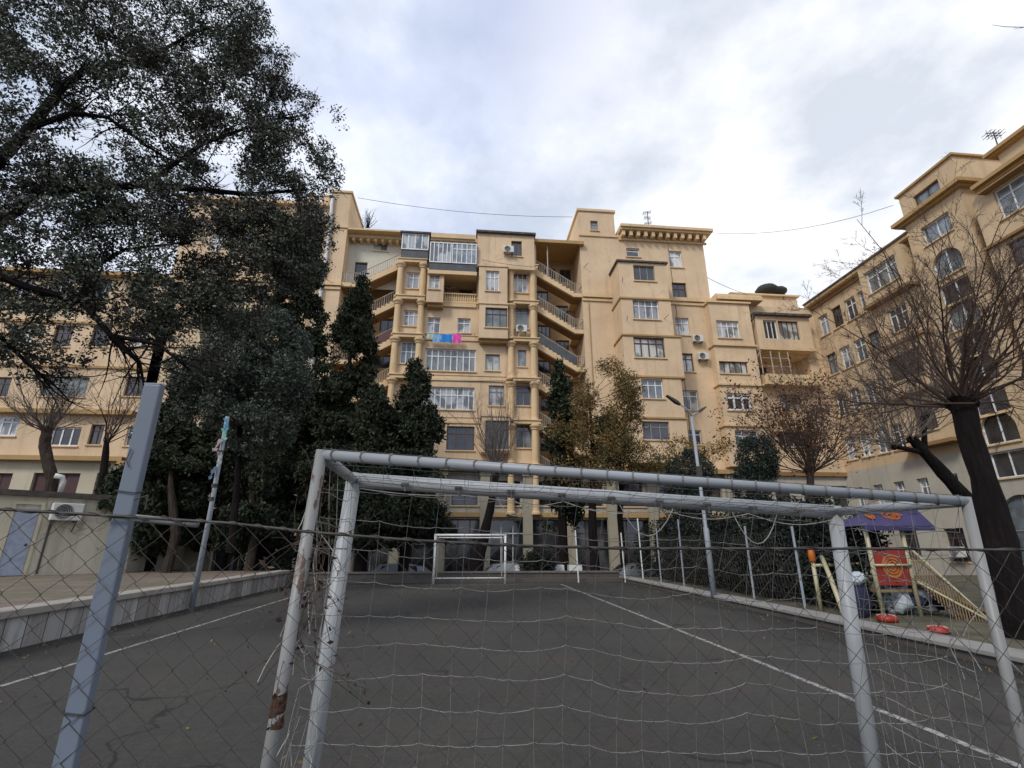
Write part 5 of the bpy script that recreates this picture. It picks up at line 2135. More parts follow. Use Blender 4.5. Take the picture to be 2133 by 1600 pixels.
a = at(1692, 1165, PY); mb = MB(); mb.tube([(a.x, PY, gz), (a.x, PY, a.z)], .045, 10); mb.build('post', cream, sw, smooth=True)
z0_, z1_ = at(1692, 1172, PY).z, at(1692, 1140, PY).z
mb = MB(); mb.lathe([(.055, z0_), (.075, z0_ + .05), (.08, (z0_ + z1_) / 2), (.06, z1_ - .04), (.02, z1_)], (a.x, PY, 0), 14); mb.build('post_cap', orange, sw, smooth=True)
c0 = at(1712, 1160, PY); c1 = atz(1762, 1290, .14)
mb = MB(); mb.tube([c0, c0.lerp(c1, .4) + Vector((.01, 0, .01)), (c1.x, c1.y, gz)], .05, 10); mb.build('slanted_leg', cream, sw, smooth=True)
b0, b1 = at(1692, 1178, PY), at(1805, 1175, PY)
mb = MB(); mb.tube([b0, b1], .035, 10); mb.build('crossbar', cream, sw, smooth=True)

ph = thing('play_tower', 'small play tower with a purple roof and a red panel with an orange disc', 'play tower', tuple(at(1850, 1290, PY + .6)))
PT = 10.7
tx0, tx1 = at(1812, 1150, PT).x, at(1888, 1150, PT).x
rz0, rz1 = at(1865, 1096, PT).z, at(1865, 1055, PT).z
for X in (tx0, tx1):
    for Yq in (PT, PT + .8):
        mb = MB(); mb.tube([(X, Yq, gz), (X, Yq, rz0 + .05)], .045, 10); mb.build('post', cream, ph, smooth=True)
e0, e1 = at(1795, 1096, PT - .1).x, at(1942, 1096, PT - .1).x
r0, r1 = at(1822, 1058, PT + .4).x, at(1905, 1056, PT + .4).x
mb = MB()
y0_, y1_, ym_ = PT - .15, PT + .95, PT + .4
mb.face([(e0, y0_, rz0), (e1, y0_, rz0), (r1, ym_, rz1), (r0, ym_, rz1)])
mb.face([(e1, y1_, rz0), (e0, y1_, rz0), (r0, ym_, rz1), (r1, ym_, rz1)])
mb.face([(e0, y1_, rz0), (e0, y0_, rz0), (r0, ym_, rz1)])
mb.face([(e1, y0_, rz0), (e1, y1_, rz0), (r1, ym_, rz1)])
for q in np.linspace(0, 1, 7)[:-1]:
    X = e0 + (e1 - e0) * q
    mb.prism([(X, rz0 - .1), (X + (e1 - e0) / 6, rz0 - .1), (X + (e1 - e0) / 6, rz0 + .003), (X, rz0 + .003)], frY(y0_), -.02, .006)
mb.build('roof', purple, ph)


def spiral(mb, cen, ux, uz, r, turns, wd, nrm):
    pts = []
    n = 60
    for k in range(n + 1):
        an = turns * 2 * math.pi * k / n
        rr = r * (1 - .85 * k / n)
        pts.append(Vector(cen) + Vector(ux) * (rr * math.cos(an)) + Vector(uz) * (rr * math.sin(an)) + Vector(nrm) * .012)
    mb.tube(pts, wd, 5)


rs = (Vector((r0, ym_, rz1)) - Vector((e0, y0_, rz0)))
slope = Vector((0, ym_ - y0_, rz1 - rz0)).normalized()
mb = MB()
cc = Vector(((e0 + e1) / 2 + .12, (y0_ + ym_) / 2, (rz0 + rz1) / 2))
spiral(mb, cc, Vector((1.5, 0, 0)), slope, .17, 2.2, .022, Vector((0, -.6, .8)))
cc2 = Vector((e0 + .42, (y0_ + ym_) / 2 - .02, (rz0 + rz1) / 2))
spiral(mb, cc2, Vector((.7, 0, 0)), slope, .15, 2.0, .02, Vector((0, -.6, .8)))
mb.build('roof_swirl', orange, ph)
pz0, pz1 = at(1850, 1220, PT).z, at(1850, 1140, PT).z
mb = MB(); mb.box(tx0 + .05, tx1 - .05, PT - .02, PT + .02, max(pz0, .5), pz1); mb.build('panel', red, ph, bevel=.01)
mb = MB()
cm_ = ((tx0 + tx1) / 2, PT - .022, (max(pz0, .5) + pz1) / 2)
mb.lathe([(.24, 0), (.24, .01), (.0, .012)], cm_, 24, 'Y')
mb.build('panel_disc', plain('dull orange', (.42, .16, .03), .5), ph)
mb = MB()
spiral(mb, cm_, Vector((1, 0, 0)), Vector((0, 0, 1)), .22, 3, .012, Vector((0, -1, 0)))
mb.build('panel_swirl', red, ph)
bz = at(1850, 1177, PT).z
mb = MB(); mb.tube([(tx0, PT - .06, bz), (tx1, PT - .06, bz)], .025, 8); mb.tube([(tx0, PT + .8, bz), (tx1, PT + .8, bz)], .025, 8); mb.build('crossbar', cream, ph, smooth=True)
mb = MB(); mb.box(tx0 + .05, tx1 - .05, PT + .03, PT + .77, .62, .68); mb.build('deck', tan, ph)
# ramp with slatted railing
rp = thing('play_ramp', 'tan slatted ramp railing sloping down to the right of the play tower', 'ramp', tuple(at(1980, 1300, PT)))
for Yq in (PT - .15, PT + .6):
    a0, a1 = at(1893, 1140, Yq), at(2070, 1300, Yq - .8)
    mb = MB(); mb.tube([a0, a1], .025, 8); mb.tube([(a0.x, a0.y, a0.z - .7), (a1.x, a1.y, max(a1.z - .7, gz))], .025, 8); mb.build('handrail', cream, rp)
    mb = MB()
    for k in range(24):
        q = a0.lerp(a1, (k + .5) / 24)
        mb.tube([(q.x, q.y, max(q.z - .72, gz)), q], .014, 5, cap=False)
    mb.build('slats', tan, rp)
a0, a1 = at(1893, 1140, PT), at(2070, 1300, PT - .6)
mb = MB(); mb.hexa([(a0.x, PT - .1, a0.z - .78), (a1.x, PT - .9, gz), (a1.x, PT - .1, gz), (a0.x, PT + .6, a0.z - .78), (a0.x, PT - .1, a0.z - .72), (a1.x, PT - .9, gz + .06), (a1.x, PT - .1, gz + .06), (a0.x, PT + .6, a0.z - .72)]); mb.build('deck', tan, rp)
# things lying about
navy = plain('navy fabric', (.018, .02, .05), .8, 0, .4, 8)
pale = plain('pale sheet', (.42, .47, .50), .7, 0, .3, 6)
tk = thing('sack', 'dark navy sack with a pale cloth on top under the play frame', 'sack', tuple(at(1785, 1280, PT)))
q = at(1788, 1250, PT)
mb = MB(); mb.blob((q.x, PT, gz + .38), (.24, .2, .42), 2, .25); mb.build('sack', navy, tk, smooth=True)
mb = MB(); mb.blob((q.x - .02, PT - .05, gz + .76), (.22, .2, .12), 5, .4); mb.build('cloth', pale, tk, smooth=True)
tp = thing('tarpaulin', 'crumpled pale tarpaulin heap below the red panel', 'tarpaulin', tuple(at(1880, 1260, PT + .5)))
q0, q1 = at(1860, 1240, PT + .4), at(1910, 1248, PT + .4)
mb = MB(); mb.blob((q0.x, PT + .4, gz + .36), (.32, .3, .34), 3, .45, 20, 12); mb.blob((q1.x, PT + .4, gz + .30), (.36, .3, .28), 7, .5, 20, 12); mb.build('sheet', pale, tp, smooth=True)
mb = MB(); mb.blob(((q0.x + q1.x) / 2, PT + .12, gz + .28), (.2, .12, .12), 4, .4); mb.blob((q1.x + .3, PT + .25, gz + .2), (.2, .15, .12), 9, .4); mb.build('navy_fold', navy, tp, smooth=True)
for px, py, s, lab in ((1850, 1288, .78, 'bright red low plastic toy on the ground below the tower'), (1957, 1312, .68, 'dull red low plastic toy on the ground under the ramp')):
    q = atz(px, py + 8, gz)
    st_ = thing('rocking_toy', lab, 'toy', tuple(q), 'red toys by the play tower')
    mb = MB(); mb.lathe([(.20 * s, 0), (.24 * s, .06 * s), (.22 * s, .14 * s), (.12 * s, .18 * s), (.02, .17 * s)], (q.x, q.y, gz), 16); mb.build('seat', red, st_, smooth=True)
    mb = MB()
    for k in range(5):
        an = k * 1.2566
        mb.tube([(q.x + .05 * math.cos(an), q.y + .05 * math.sin(an), gz + .18 * s), (q.x + .22 * s * math.cos(an), q.y + .22 * s * math.sin(an), gz + .15 * s)], .012, 5)
    mb.build('ribs', plain('pale plastic', (.5, .3, .25), .5), st_)

# ================================================================== TREES
# -- large evergreen in the left foreground
def tree(name, label, cat, base, group=None):
    return thing(name, label, cat, tuple(base), group)


bt = tree('evergreen_tree', 'huge dark small-leaved evergreen whose crown fills the upper left of the view', 'tree', (-9.6, 6.2, .5))
mb = MB()
root = Vector((-9.6, 6.2, .4))
fork = Vector((-8.6, 6.6, 4.0))
trunk_mesh(mb, [root, root + Vector((.1, .1, 1.2)), Vector((-9.1, 6.4, 2.6)), fork], [.42, .34, .3, .27], 12)
LIMBS = [[(-150, 480, 7.2), (60, 270, 7.6), (130, 180, 7.8), (185, 140, 8.0), (300, 125, 8.4), (420, 60, 9)],
         [(60, 268, 7.6), (150, 235, 7.7), (225, 245, 7.9), (300, 300, 8.3), (430, 380, 9)],
         [(-120, 560, 7.2), (80, 400, 7.6), (300, 385, 8.2), (520, 405, 9), (640, 395, 9.4)],
         [(-140, 520, 7.0), (60, 600, 7.3), (170, 628, 7.5), (232, 699, 7.6), (330, 718, 7.9), (395, 770, 8.3)],
         [(170, 628, 7.5), (190, 560, 7.9), (260, 520, 8.4), (420, 500, 9)],
         [(-100, 300, 7.2), (-40, 100, 7.8), (60, -60, 8.4)],
         [(232, 699, 7.6), (290, 755, 7.9), (300, 800, 8.0)],
         [(-160, 560, 7), (0, 700, 7.3), (60, 760, 7.5), (110, 800, 7.7)],
         [(300, 385, 8.2), (420, 300, 8.6), (560, 250, 9), (640, 240, 9.3)]]
for k, Lm in enumerate(LIMBS):
    pts = [at(x, y, Y) for x, y, Y in Lm]
    if k in (0, 2, 3, 5, 7):
        pts = [fork] + pts
    r0_ = .12 if k in (0, 2) else .085 if k in (3, 5) else .055
    mb.tube(pts, [r0_ * (1 - .78 * q / (len(pts) - 1)) for q in range(len(pts))], 7)
    for q in range(1, len(pts)):
        for _ in range(5):
            f = RND.random()
            p = pts[q - 1].lerp(pts[q], f)
            dirn = (pts[q] - pts[q - 1]).normalized() * .7 + Vector((RND.gauss(0, .6), RND.gauss(0, .6), RND.gauss(0, .5)))
            spread(mb, p, dirn, RND.uniform(.5, 1.3), .016, 0, 1, 5, .35, .05, 4)
mb.build('trunk', M['bark_dark'], bt)
CL = [(150, 70, 190, 110, 7.8, 1.0), (350, 60, 200, 100, 8.4, 1.1), (480, 60, 85, 75, 8.8, 1.0), (540, 110, 60, 60, 9.0, .8), (300, 190, 190, 80, 8.2, 1.0), (480, 200, 120, 80, 8.8, 1.0),
      (580, 230, 60, 60, 9.1, .8), (80, 200, 60, 90, 7.6, .7), (20, 340, 50, 110, 7.4, .8), (150, 390, 80, 70, 7.8, .8), (330, 300, 110, 55, 8.3, .7),
      (470, 300, 130, 60, 8.8, 1.0), (600, 330, 75, 55, 9.2, .9), (650, 370, 50, 40, 9.4, .6), (250, 400, 120, 60, 8.2, 1.0), (430, 390, 110, 50, 8.8, .8), (560, 400, 90, 45, 9.2, .8),
      (90, 490, 130, 70, 7.8, 1.0), (280, 490, 130, 60, 8.4, 1.0), (420, 520, 70, 50, 8.8, .7), (600, 460, 80, 45, 9.3, .7), (670, 480, 28, 45, 9.5, .45),
      (60, 580, 120, 60, 7.6, .9), (230, 590, 110, 50, 8.0, .8), (370, 600, 100, 60, 8.6, .8), (470, 650, 80, 60, 9.0, .8), (30, 680, 60, 60, 7.5, .6), (110, 730, 70, 35, 7.7, .45),
      (710, 275, 14, 10, 9.5, .5), (640, 200, 16, 22, 9.3, .35), (680, 340, 28, 20, 9.5, .5), (350, 690, 80, 40, 8.6, .5), (60, 760, 40, 30, 7.8, .4), (420, 720, 60, 50, 8.8, .6), (540, 490, 90, 55, 9.1, 1.5), (500, 570, 100, 55, 9.0, 1.4), (610, 540, 65, 55, 9.3, 1.3), (430, 470, 70, 40, 8.9, 1.2), (390, 660, 90, 50, 8.7, .7), (160, 680, 120, 45, 7.8, .4), (280, 650, 90, 40, 8.2, .5), (330, 560, 90, 45, 8.4, .8), (-80, 250, 90, 300, 7.4, .6), (250, -60, 260, 70, 8.4, .6)]
P_, T_ = clump_points([px_clump(x, y, rx * 1.06, ry * 1.06, Y, w, rd=.75) for x, y, rx, ry, Y, w in CL], 15500, 20, .085, .2, .40, 1.45)
leaves_mesh('crown', P_, .030, .52, M['leaf_big'], bt)
mb = MB()
for t_ in T_[::7]:
    v = Vector(t_)
    dd = Vector((RND.gauss(0, 1), RND.gauss(0, 1), RND.gauss(0, .7))).normalized() * .3
    mb.tube([v - dd, v, v + dd * .7], .004, 3, cap=False)
mb.build('twigs', M['bark_dark'], bt)


def leafy(name, label, base, trunk_pts, rad, clumps, twigs, per, sig, size, aspect, mat, bark='bark', cat='tree', gap=.2, gs=.6, shell=.35, grp=None, upl=0.0):
    o = tree(name, label, cat, base, grp)
    if trunk_pts:
        mb = MB()
        trunk_mesh(mb, trunk_pts, rad, 9)
        tp_ = Vector(trunk_pts[-1])
        for c in clumps:
            c0 = Vector(c[0])
            k = min(range(len(trunk_pts)), key=lambda q: (Vector(trunk_pts[q]) - c0).length)
            s0 = Vector(trunk_pts[max(0, k - 1)]).lerp(Vector(trunk_pts[k]), .7)
            mid = s0.lerp(c0, .5) + Vector((RND.gauss(0, .15), RND.gauss(0, .15), -.1))
            mb.tube([s0, mid, c0], [rad[-1] * .6, rad[-1] * .4, .015], 5, cap=False)
        mb.build('trunk', M[bark], o)
    P, T = clump_points(clumps, twigs, per, sig, shell, gap, gs)
    leaves_mesh('crown', P, size, aspect, M[mat], o, upl)
    return o


def conifer(label, px, Y, ytop, ybot, wpx, twigs, seed, name='cypress_tree', lean=0):
    rr = random.Random(seed)
    z0, z1 = at(px, ybot, Y).z, at(px, ytop, Y).z
    base = at(px, ybot, Y)
    k = (at(px, (ytop + ybot) / 2, Y) - EYE).dot(FW) / F
    x0 = at(px, (ytop + ybot) / 2, Y).x
    cl = []
    n = 24
    for q in range(n):
        f = (q + .5) / n
        z = z0 + (z1 - z0) * f
        w = wpx * k * (1 - f) ** .6 * (.5 + .75 * rr.random()) * (.75 + .25 * min(1, f * 6))
        an = rr.random() * 6.28
        ox_ = .4 * w * math.cos(an)
        cl.append((Vector((x0 + ox_ + lean * f, Y + .4 * w * math.sin(an), z)), (max(.25, w * .7), max(.25, w * .7), (z1 - z0) / n * 1.4), 1))
        for _ in range(3):
            an = rr.random() * 6.28
            W_ = wpx * k * (1 - f) ** .6 * rr.uniform(.75, 1.2)
            cl.append((Vector((x0 + W_ * math.cos(an) + lean * f, Y + W_ * math.sin(an), z + rr.uniform(.1, .9))), (.16 + W_ * .16, .16 + W_ * .16, .35 + rr.random() * .45), .9))
    return leafy(name, label, (x0, Y, -.8), [(x0, Y, -.8), (x0 + lean * .3, Y, z0 + (z1 - z0) * .3), (x0 + lean, Y, z1 - .6)], [.28, .2, .04],
                 cl, int(twigs * 1.9), 15, .16, .105, .42, 'leaf_cyp', 'bark_dark', gap=.26, gs=.8, shell=.4, upl=.8)


conifer('tall narrow dark cypress in front of the left tower', 598, 27, 440, 1130, 86, 4600, 1)
conifer('ragged dark cypress with a bent tip, left of the stair flights', 705, 26, 598, 1130, 78, 3800, 2, lean=.4)
conifer('shorter dark cypress in front of the lowest left stair flight', 855, 25.5, 785, 1130, 70, 2600, 3)
conifer('broad dark conifer behind the leaning pole', 500, 25, 740, 1140, 100, 3800, 4)
conifer('dark bushy conifer left of the leaning pole, behind the square post', 355, 24.8, 800, 1140, 85, 3000, 5)
conifer('low wide dark conifer filling the space behind the left goal post', 770, 25.2, 840, 1130, 75, 2600, 6)

# grey-green tree in front of the cypresses
leafy('olive_tree', 'grey-green round-crowned tree in front of the dark cypresses', (-9.6, 17.5, .5),
      [tuple(at(480, 1150, 18.2)), tuple(at(490, 1060, 18.2)), tuple(at(498, 950, 18)), tuple(at(500, 830, 17.8))], [.13, .11, .1, .06],
      [px_clump(x, y, rx, ry, Y, w) for x, y, rx, ry, Y, w in ((500, 770, 80, 75, 17.8, 1), (590, 800, 55, 70, 17.8, 1), (440, 840, 70, 55, 17.6, .8), (540, 890, 75, 60, 17.6, .9), (560, 700, 60, 60, 18, .9), (400, 770, 50, 50, 17.5, .6), (610, 730, 35, 50, 18.2, .7), (480, 690, 60, 50, 18, .7))],
      5200, 20, .13, .052, .42, 'leaf_olive', 'bark_dark', gap=.2, gs=.7, shell=.3)

# golden brown tree right of the middle
bx_ = at(1240, 1180, 25.6)
leafy('golden_tree', 'tall tree with brownish gold leaves right of the middle stair bay', (bx_.x, 25.6, -.8),
      [(bx_.x, 25.6, -.8), (bx_.x - .05, 25.6, 2.5), tuple(at(1235, 930, 25.6)), tuple(at(1225, 800, 25.6))], [.27, .22, .13, .03],
      [px_clump(1240 + RND.gauss(0, 48), 885 + RND.gauss(0, 55), RND.uniform(14, 30), RND.uniform(18, 38), 25.6 + RND.gauss(0, .9), 1) for _ in range(34)]
      + [px_clump(x, y, rx, ry, 25.6, w) for x, y, rx, ry, w in ((1235, 930, 65, 45, .7), (1290, 940, 55, 45, .8), (1335, 955, 45, 35, .7), (1220, 985, 90, 35, .7), (1390, 975, 40, 26, .5), (1275, 795, 10, 28, .4), (1215, 785, 9, 26, .4), (1300, 825, 12, 22, .4))],
      5600, 9, .18, .058, .5, 'leaf_gold', 'bark_dark', gap=.24, gs=.75, shell=.2)
conifer('slim dark evergreen growing through the left side of the golden tree', 1168, 26.6, 790, 1100, 34, 1300, 8)
bx_ = at(1300, 1180, 26.4)
o = tree('bare_tree', 'straight dark trunk right of the golden tree', 'tree', (bx_.x, 26.4, -.8))
mb = MB(); trunk_mesh(mb, [(bx_.x, 26.4, -.8), (bx_.x - .05, 26.4, 3), tuple(at(1296, 1000, 26.4)), tuple(at(1290, 960, 26.4))], [.17, .15, .12, .04], 9); mb.build('trunk', M['bark_dark'], o)
mb = MB()
for _ in range(14): spread(mb, at(1294, 1000 - RND.uniform(0, 40), 26.4), (RND.gauss(0, .7), RND.gauss(0, .5), .8), 1.6, .03, 0, 2, 4, sides=4)
mb.build('crown', M['twig'], o)
# young yellow tree and bushes
bx_ = at(1470, 1190, 27)
leafy('yellow_tree', 'small yellow-leaved tree behind the street lamp', (bx_.x, 27, -.8), [(bx_.x, 27, -.8), (bx_.x, 27, 3.5), tuple(at(1468, 930, 27))], [.1, .08, .03],
      [px_clump(x, y, rx, ry, 27, w) for x, y, rx, ry, w in ((1470, 940, 42, 28, 1), (1420, 940, 45, 32, .9), (1380, 950, 40, 35, .9), (1500, 930, 22, 22, .6), (1350, 985, 45, 25, .7))], 700, 10, .18, .055, .5, 'leaf_yellow', 'bark', gap=.3, gs=.8, shell=.2)
for px, py, rx, ry, Y, lab in ((1437, 985, 52, 50, 22.5, 'dark rounded evergreen bush behind the street lamp pole'), (1578, 955, 40, 52, 22.0, 'dark blue-green upright bush right of the street lamp')):
    b_ = at(px, 1180, Y)
    leafy('evergreen_bush', lab, (b_.x, Y, .1), [(b_.x, Y, .1), (b_.x, Y, 2.5), tuple(at(px, py, Y))], [.12, .1, .03],
          [px_clump(px, py, rx, ry, Y, 1), px_clump(px - 15, py + 60, rx * .95, ry, Y, 1), px_clump(px + 10, py + 110, rx * .9, ry, Y, .9), px_clump(px + rx * .4, py + 20, rx * .6, ry * .7, Y, .8)],
          1500, 14, .12, .05, .5, 'leaf_bush', 'bark_dark', cat='bush', gap=.15, gs=.9, shell=.5, grp='evergreen bushes behind the right fence')
# dark hedge behind the right fence
hd = thing('hedge', 'dense dark ivy hedge behind the wire fence on the right', 'hedge', (9.6, 16, .14))
cl = []
for k in range(15):
    y = 11.5 + k * .8
    cl.append((Vector((9.1 + RND.uniform(-.15, .25), y, 1.05)), (.7, .75, 1.05 + RND.uniform(-.15, .3)), 1))
    cl.append((Vector((9.3 + RND.uniform(-.15, .25), y, 2.0 + RND.uniform(-.3, .5))), (.55, .6, .6), .7))
P, T = clump_points(cl, 5200, 12, .1, .5, .05, 1.0)
leaves_mesh('foliage', P, .05, .55, M['leaf_ivy'], hd)
mb = MB()
for k in range(16):
    y = 11.5 + k * .75
    spread(mb, (9.2, y, .1), (RND.gauss(0, .2), RND.gauss(0, .2), 1), 2.0, .035, 0, 1, 4, sides=4)
mb.build('stems', M['bark_dark'], hd)
# dark shrubs low behind the far wall (each its own)
for k, (px, Y, h_, w_) in enumerate(((560, 25.6, 2.2, 1.4), (1120, 25.6, 1.3, .9), (1370, 25.4, 2.8, 1.2))):
    q = at(px, 1180, Y)
    leafy('shrub', ('dark shrub at the end of the left wall', 'loose dark shrub right of the far goal', 'tall dark shrub in the far right corner of the court')[k], (q.x, Y, -.8), [(q.x, Y, -.8), (q.x, Y, .8), (q.x, Y, h_ * .8)], [.08, .06, .02],
          [(Vector((q.x, Y, h_ * .45)), (w_, w_ * .7, h_ * .55), 1), (Vector((q.x + w_ * .4, Y, h_ * .7)), (w_ * .6, w_ * .5, h_ * .35), .8)], 500, 12, .12, .055, .5, 'leaf_ivy', 'bark_dark', cat='shrub', gap=.25, gs=.9, shell=.3)


# -- bare pollards
def bare(label, base, path, rad, shoots, length, lv, cone, mat='twig', bark='bark_dark', head=None, rust=0, thick=.022, ns=6, name='bare_tree', lift=.25, knuckles=(), wig=.27):
    o = tree(name, label, 'tree', base)
    mb = MB()
    trunk_mesh(mb, path, rad, 12, .14)
    top_ = Vector(path[-1])
    for kx in knuckles:
        kv = Vector(kx)
        a_ = Vector(path[-2]).lerp(top_, .6)
        mb.tube([a_, a_.lerp(kv, .6), kv], [rad[-1] * .7, rad[-1] * .5, rad[-1] * .5], 8)
        mb.blob(kv, (rad[-1] * .7,) * 3, 4, .5, 10, 6)
    mb.blob(top_, (rad[-1] * 1.08, rad[-1] * 1.08, rad[-1] * .8), 3, .3, 14, 9)
    mb.build('trunk', M[bark], o)
    tips = []
    mb = MB()
    starts = [top_] + [Vector(k_) for k_ in knuckles]
    for k in range(shoots):
        an = RND.uniform(0, 6.283)
        el = RND.uniform(*cone)
        d = Vector((math.cos(an) * math.cos(el), math.sin(an) * math.cos(el), math.sin(el)))
        s = starts[k % len(starts)] + Vector((RND.gauss(0, rad[-1] * .5), RND.gauss(0, rad[-1] * .5), RND.uniform(-.1, .05)))
        spread(mb, s, d, length * RND.uniform(.55, 1.1), thick * RND.uniform(.6, 1.2), 0, lv, ns, wig, lift, 5, tips, .45)
    mb.build('crown', M[mat], o)
    if rust:
        P = []
        for t in tips:
            if RND.random() < rust:
                for _ in range(4):
                    P.append(tuple(t + Vector((RND.gauss(0, .15), RND.gauss(0, .15), RND.gauss(0, .15)))))
        if P: leaves_mesh('dead_leaves', np.array(P), .07, .5, M['leaf_rust'], o)
    return o


# big right tree
q = atz(2140, 1330, gz)
rb = Vector((q.x, q.y, gz))
hd2 = at(2004, 840, rb.y + .1)
bare('big bare pollarded tree with a thick black trunk at the right', tuple(rb), [rb - Vector((0, 0, .1)), rb + Vector((-.02, 0, .8)), rb.lerp(hd2, .55), hd2 - Vector((0, 0, .2)), hd2], [.30, .24, .205, .185, .22],
     50, 4.1, 3, (.12, 1.38), 'twig', 'bark_dark', thick=.024, ns=7, lift=.15, wig=.34)
# leaning bare tree in front of the wing
q = atz(2070, 1200, .15)
Yl = 13.5
b_ = at(2060, 1150, Yl)
bare('bare tree leaning left, its trunk crossing behind the big black one', (b_.x, Yl, .14), [(b_.x + .3, Yl, .1), tuple(at(2030, 1060, Yl)), tuple(at(1965, 985, Yl)), tuple(at(1900, 915, Yl))], [.24, .20, .17, .13],
     54, 3.3, 2, (.0, 1.45), 'twig_grey', 'bark_dark', thick=.02, ns=6, knuckles=(tuple(at(1862, 930, Yl)), tuple(at(1925, 870, Yl))))
# reddish bare tree
Yr = 22
b_ = at(1690, 1100, Yr)
bare('bare tree with a few rusty leaves in front of the corner block', (b_.x, Yr, .1), [(b_.x, Yr, .1), tuple(at(1690, 1040, Yr)), tuple(at(1688, 985, Yr))], [.2, .17, .15],
     56, 5.0, 2, (.2, 1.5), 'twig', 'bark', rust=.45, thick=.03, ns=7)
# middle bare pollard
Ym = 24.9
b_ = at(985, 1200, Ym)
bare('bare pollard with upright pale twigs behind the far goal', (b_.x, Ym, -.8), [(b_.x - .1, Ym, -.8), tuple(at(1000, 1150, Ym)), tuple(at(1022, 1060, Ym)), tuple(at(1034, 985, Ym))], [.36, .26, .2, .17],
     34, 4.6, 2, (.85, 1.5), 'twig_grey', 'bark_dark', thick=.03, ns=5)
# left pollard by the hut
Yp = 29.5
b_ = at(108, 1060, Yp)
bare('bare pollard rising behind the cream hut on the left', (b_.x, Yp, -.8), [(b_.x + .2, Yp, -.8), tuple(at(108, 1000, Yp)), tuple(at(93, 930, Yp)), tuple(at(98, 895, Yp))], [.32, .28, .26, .24],
     44, 4.6, 2, (.0, 1.45), 'twig_grey', 'bark', thick=.035, ns=6)
b_ = at(215, 1040, Yp - 1)
bare('thin dark bare tree right of the hut pollard', (b_.x, Yp - 1, -.8), [(b_.x, Yp - 1, -.8), tuple(at(215, 1010, Yp - 1)), tuple(at(222, 920, Yp - 1))], [.26, .24, .12],
     20, 4.0, 2, (.6, 1.5), 'twig', 'bark_dark', thick=.03, ns=5)
# far conifers' lone trunks near the street
for k, (px, Y) in enumerate(((352, 23.0), (520, 24.0))):
    b_ = at(px, 1170, Y)
    o = tree('conifer_tree', ('small dark conifer with a brown trunk at the right end of the hut', 'small dark conifer whose trunk stands behind the grey cabinet')[k], 'tree', (b_.x, Y, .5))
    mb = MB(); trunk_mesh(mb, [(b_.x, Y, .3), (b_.x + .05, Y, 2), tuple(at(px + 4, 1020, Y)), tuple(at(px + 4, 960, Y))], [.2, .17, .13, .05], 9); mb.build('trunk', M['bark'], o)
    cl = [px_clump(px + 4 + RND.uniform(-30, 30), 975 + RND.uniform(-25, 30), 40, 30, Y, 1) for _ in range(4)]
    P, T = clump_points(cl, 600, 11, .13, .4, .2, .8)
    leaves_mesh('crown', P, .06, .45, M['leaf_cyp'], o)
# branch tip reaching into the upper right corner, from a tree outside the view
Yb = 9
b0_ = at(2300, 90, Yb)
o = tree('overhanging_branch', 'single bare twig reaching in at the top right corner of the sky', 'branch', tuple(b0_))
mb = MB(); mb.tube([b0_, at(2200, 62, Yb), at(2133, 57, Yb), at(2095, 56, Yb), at(2066, 52, Yb)], [.02, .012, .01, .008, .004], 5)
spread(mb, at(2133, 57, Yb), (-1, 0, -.2), .3, .006, 0, 1, 2, sides=4)
mb.build('twig', M['twig_grey'], o)

# scattered leaves on the ground
lt = []
for k in range(900):
    y = RND.uniform(2.5, 23)
    x = RND.choice((RND.uniform(-7, 7.2), 7.3 - abs(RND.gauss(0, .5)), -7.05 + abs(RND.gauss(0, .4))))
    lt.append((x, y, .012))
pl = bpy.data.objects.new('leaf_litter', None)
C.objects.link(pl)
WL[pl.name] = Vector()
lo = leaves_mesh('fallen_leaves', np.array(lt), .022, .55, M['leaf_gold'], pl)
lo.parent = None
bpy.data.objects.remove(pl)
lo['kind'] = 'stuff'
tag(lo, 'small brown fallen leaves scattered on the asphalt court', 'leaves')

# ================================================================== SKY AND LIGHT
w = bpy.data.worlds.new('World')
SC.world = w
w.use_nodes = True
nt = w.node_tree
for n_ in list(nt.nodes): nt.nodes.remove(n_)
out = N(nt, 'ShaderNodeOutputWorld')
sky = N(nt, 'ShaderNodeTexSky', sky_type='NISHITA')
sky.sun_disc = False
SUN_EL, SUN_ROT = math.radians(42), math.radians(222)
sky.sun_elevation = SUN_EL
sky.sun_rotation = SUN_ROT
bg1 = N(nt, 'ShaderNodeBackground')
nt.links.new(mix(nt, .55, sky.outputs[0], (3.7, 4.5, 5.5)), bg1.inputs[0])
bg1.inputs[1].default_value = 0.15
tc = N(nt, 'ShaderNodeTexCoord')
dirv = tc.outputs['Generated']
sp = N(nt, 'ShaderNodeSeparateXYZ'); nt.links.new(dirv, sp.inputs[0])
mz = N(nt, 'ShaderNodeMath', operation='MAXIMUM'); nt.links.new(sp.outputs['Z'], mz.inputs[0]); mz.inputs[1].default_value = 0.0
az = N(nt, 'ShaderNodeMath', operation='ADD'); nt.links.new(mz.outputs[0], az.inputs[0]); az.inputs[1].default_value = 0.22
dx = N(nt, 'ShaderNodeMath', operation='DIVIDE'); nt.links.new(sp.outputs['X'], dx.inputs[0]); nt.links.new(az.outputs[0], dx.inputs[1])
dy = N(nt, 'ShaderNodeMath', operation='DIVIDE'); nt.links.new(sp.outputs['Y'], dy.inputs[0]); nt.links.new(az.outputs[0], dy.inputs[1])
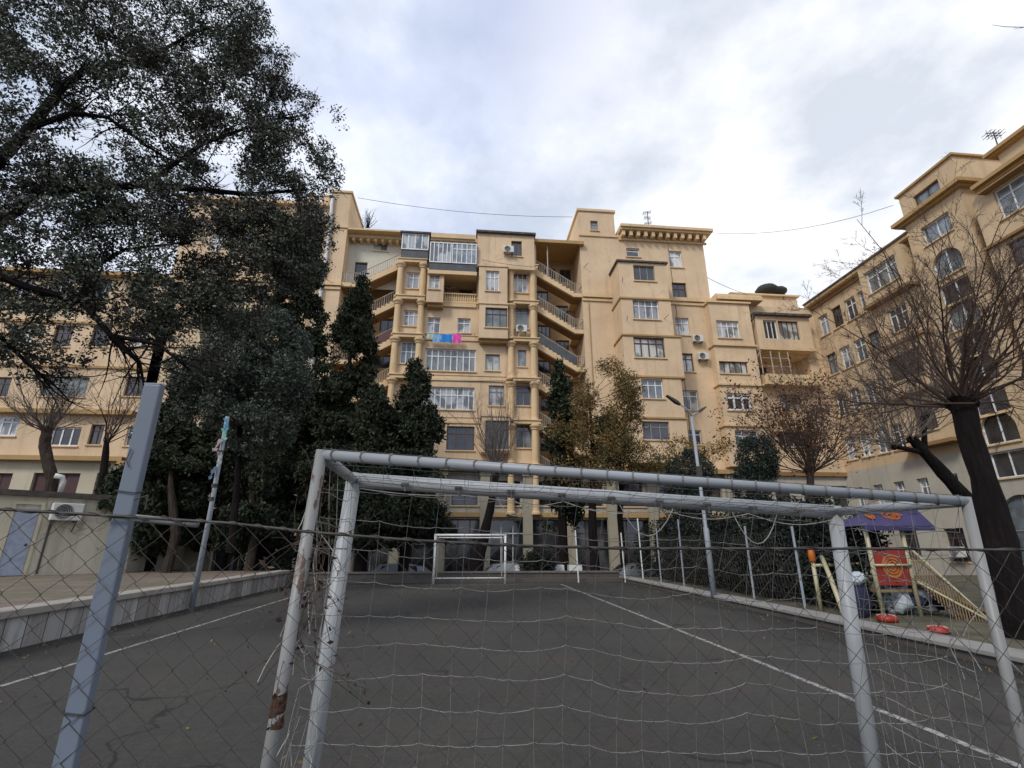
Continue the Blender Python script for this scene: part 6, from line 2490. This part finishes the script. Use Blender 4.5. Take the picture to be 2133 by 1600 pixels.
cmb = N(nt, 'ShaderNodeCombineXYZ'); nt.links.new(dx.outputs[0], cmb.inputs[0]); nt.links.new(dy.outputs[0], cmb.inputs[1])
cv = mapping(nt, cmb.outputs[0], (1, 1, 1), loc=(2.6, 0.8, 0.3))
n1 = noise(nt, cv, 1.5, 7, 0.56)
n2 = noise(nt, mapping(nt, cmb.outputs[0], (1, 1, 1), loc=(4.3, 6.4, 1)), 1.7, 7, 0.55)
cover = ramp(nt, n1, [(0.36, (0.45,) * 3), (0.50, (1, 1, 1))])
shade = ramp(nt, n2, [(0.37, (0.56, 0.62, 0.81)), (0.48, (0.655, 0.725, 0.91)), (0.59, (0.90, 0.945, 1.06))])
# brighter toward the right-hand side where thin cloud glows
dot = N(nt, 'ShaderNodeVectorMath', operation='DOT_PRODUCT'); nt.links.new(dirv, dot.inputs[0]); dot.inputs[1].default_value = Vector((.72, .52, .46)).normalized()
glow = ramp(nt, dot.outputs['Value'], [(0.70, (0, 0, 0)), (0.93, (0.92,) * 3)])
shade2 = mix(nt, glow, shade, (1.08, 1.08, 1.10))
bg2 = N(nt, 'ShaderNodeBackground')
nt.links.new(shade2, bg2.inputs[0])
bg2.inputs[1].default_value = 1.10
ms = N(nt, 'ShaderNodeMixShader')
nt.links.new(cover, ms.inputs[0])
nt.links.new(bg1.outputs[0], ms.inputs[1])
nt.links.new(bg2.outputs[0], ms.inputs[2])
nt.links.new(ms.outputs[0], out.inputs[0])

sl = bpy.data.lights.new('sun', 'SUN')
sl.energy = 1.95
sl.angle = math.radians(14)
sl.color = (1, .95, .87)
so = bpy.data.objects.new('sun', sl)
C.objects.link(so)
sd = Vector((math.sin(SUN_ROT) * math.cos(SUN_EL), math.cos(SUN_ROT) * math.cos(SUN_EL), math.sin(SUN_EL)))
so.rotation_euler = (-sd).to_track_quat('-Z', 'Y').to_euler()
so.location = sd * 60

SC.view_settings.view_transform = 'Standard'
SC.view_settings.look = 'None'
SC.view_settings.exposure = 0
SC.view_settings.gamma = 1
SC.render.resolution_x, SC.render.resolution_y = 1024, 768
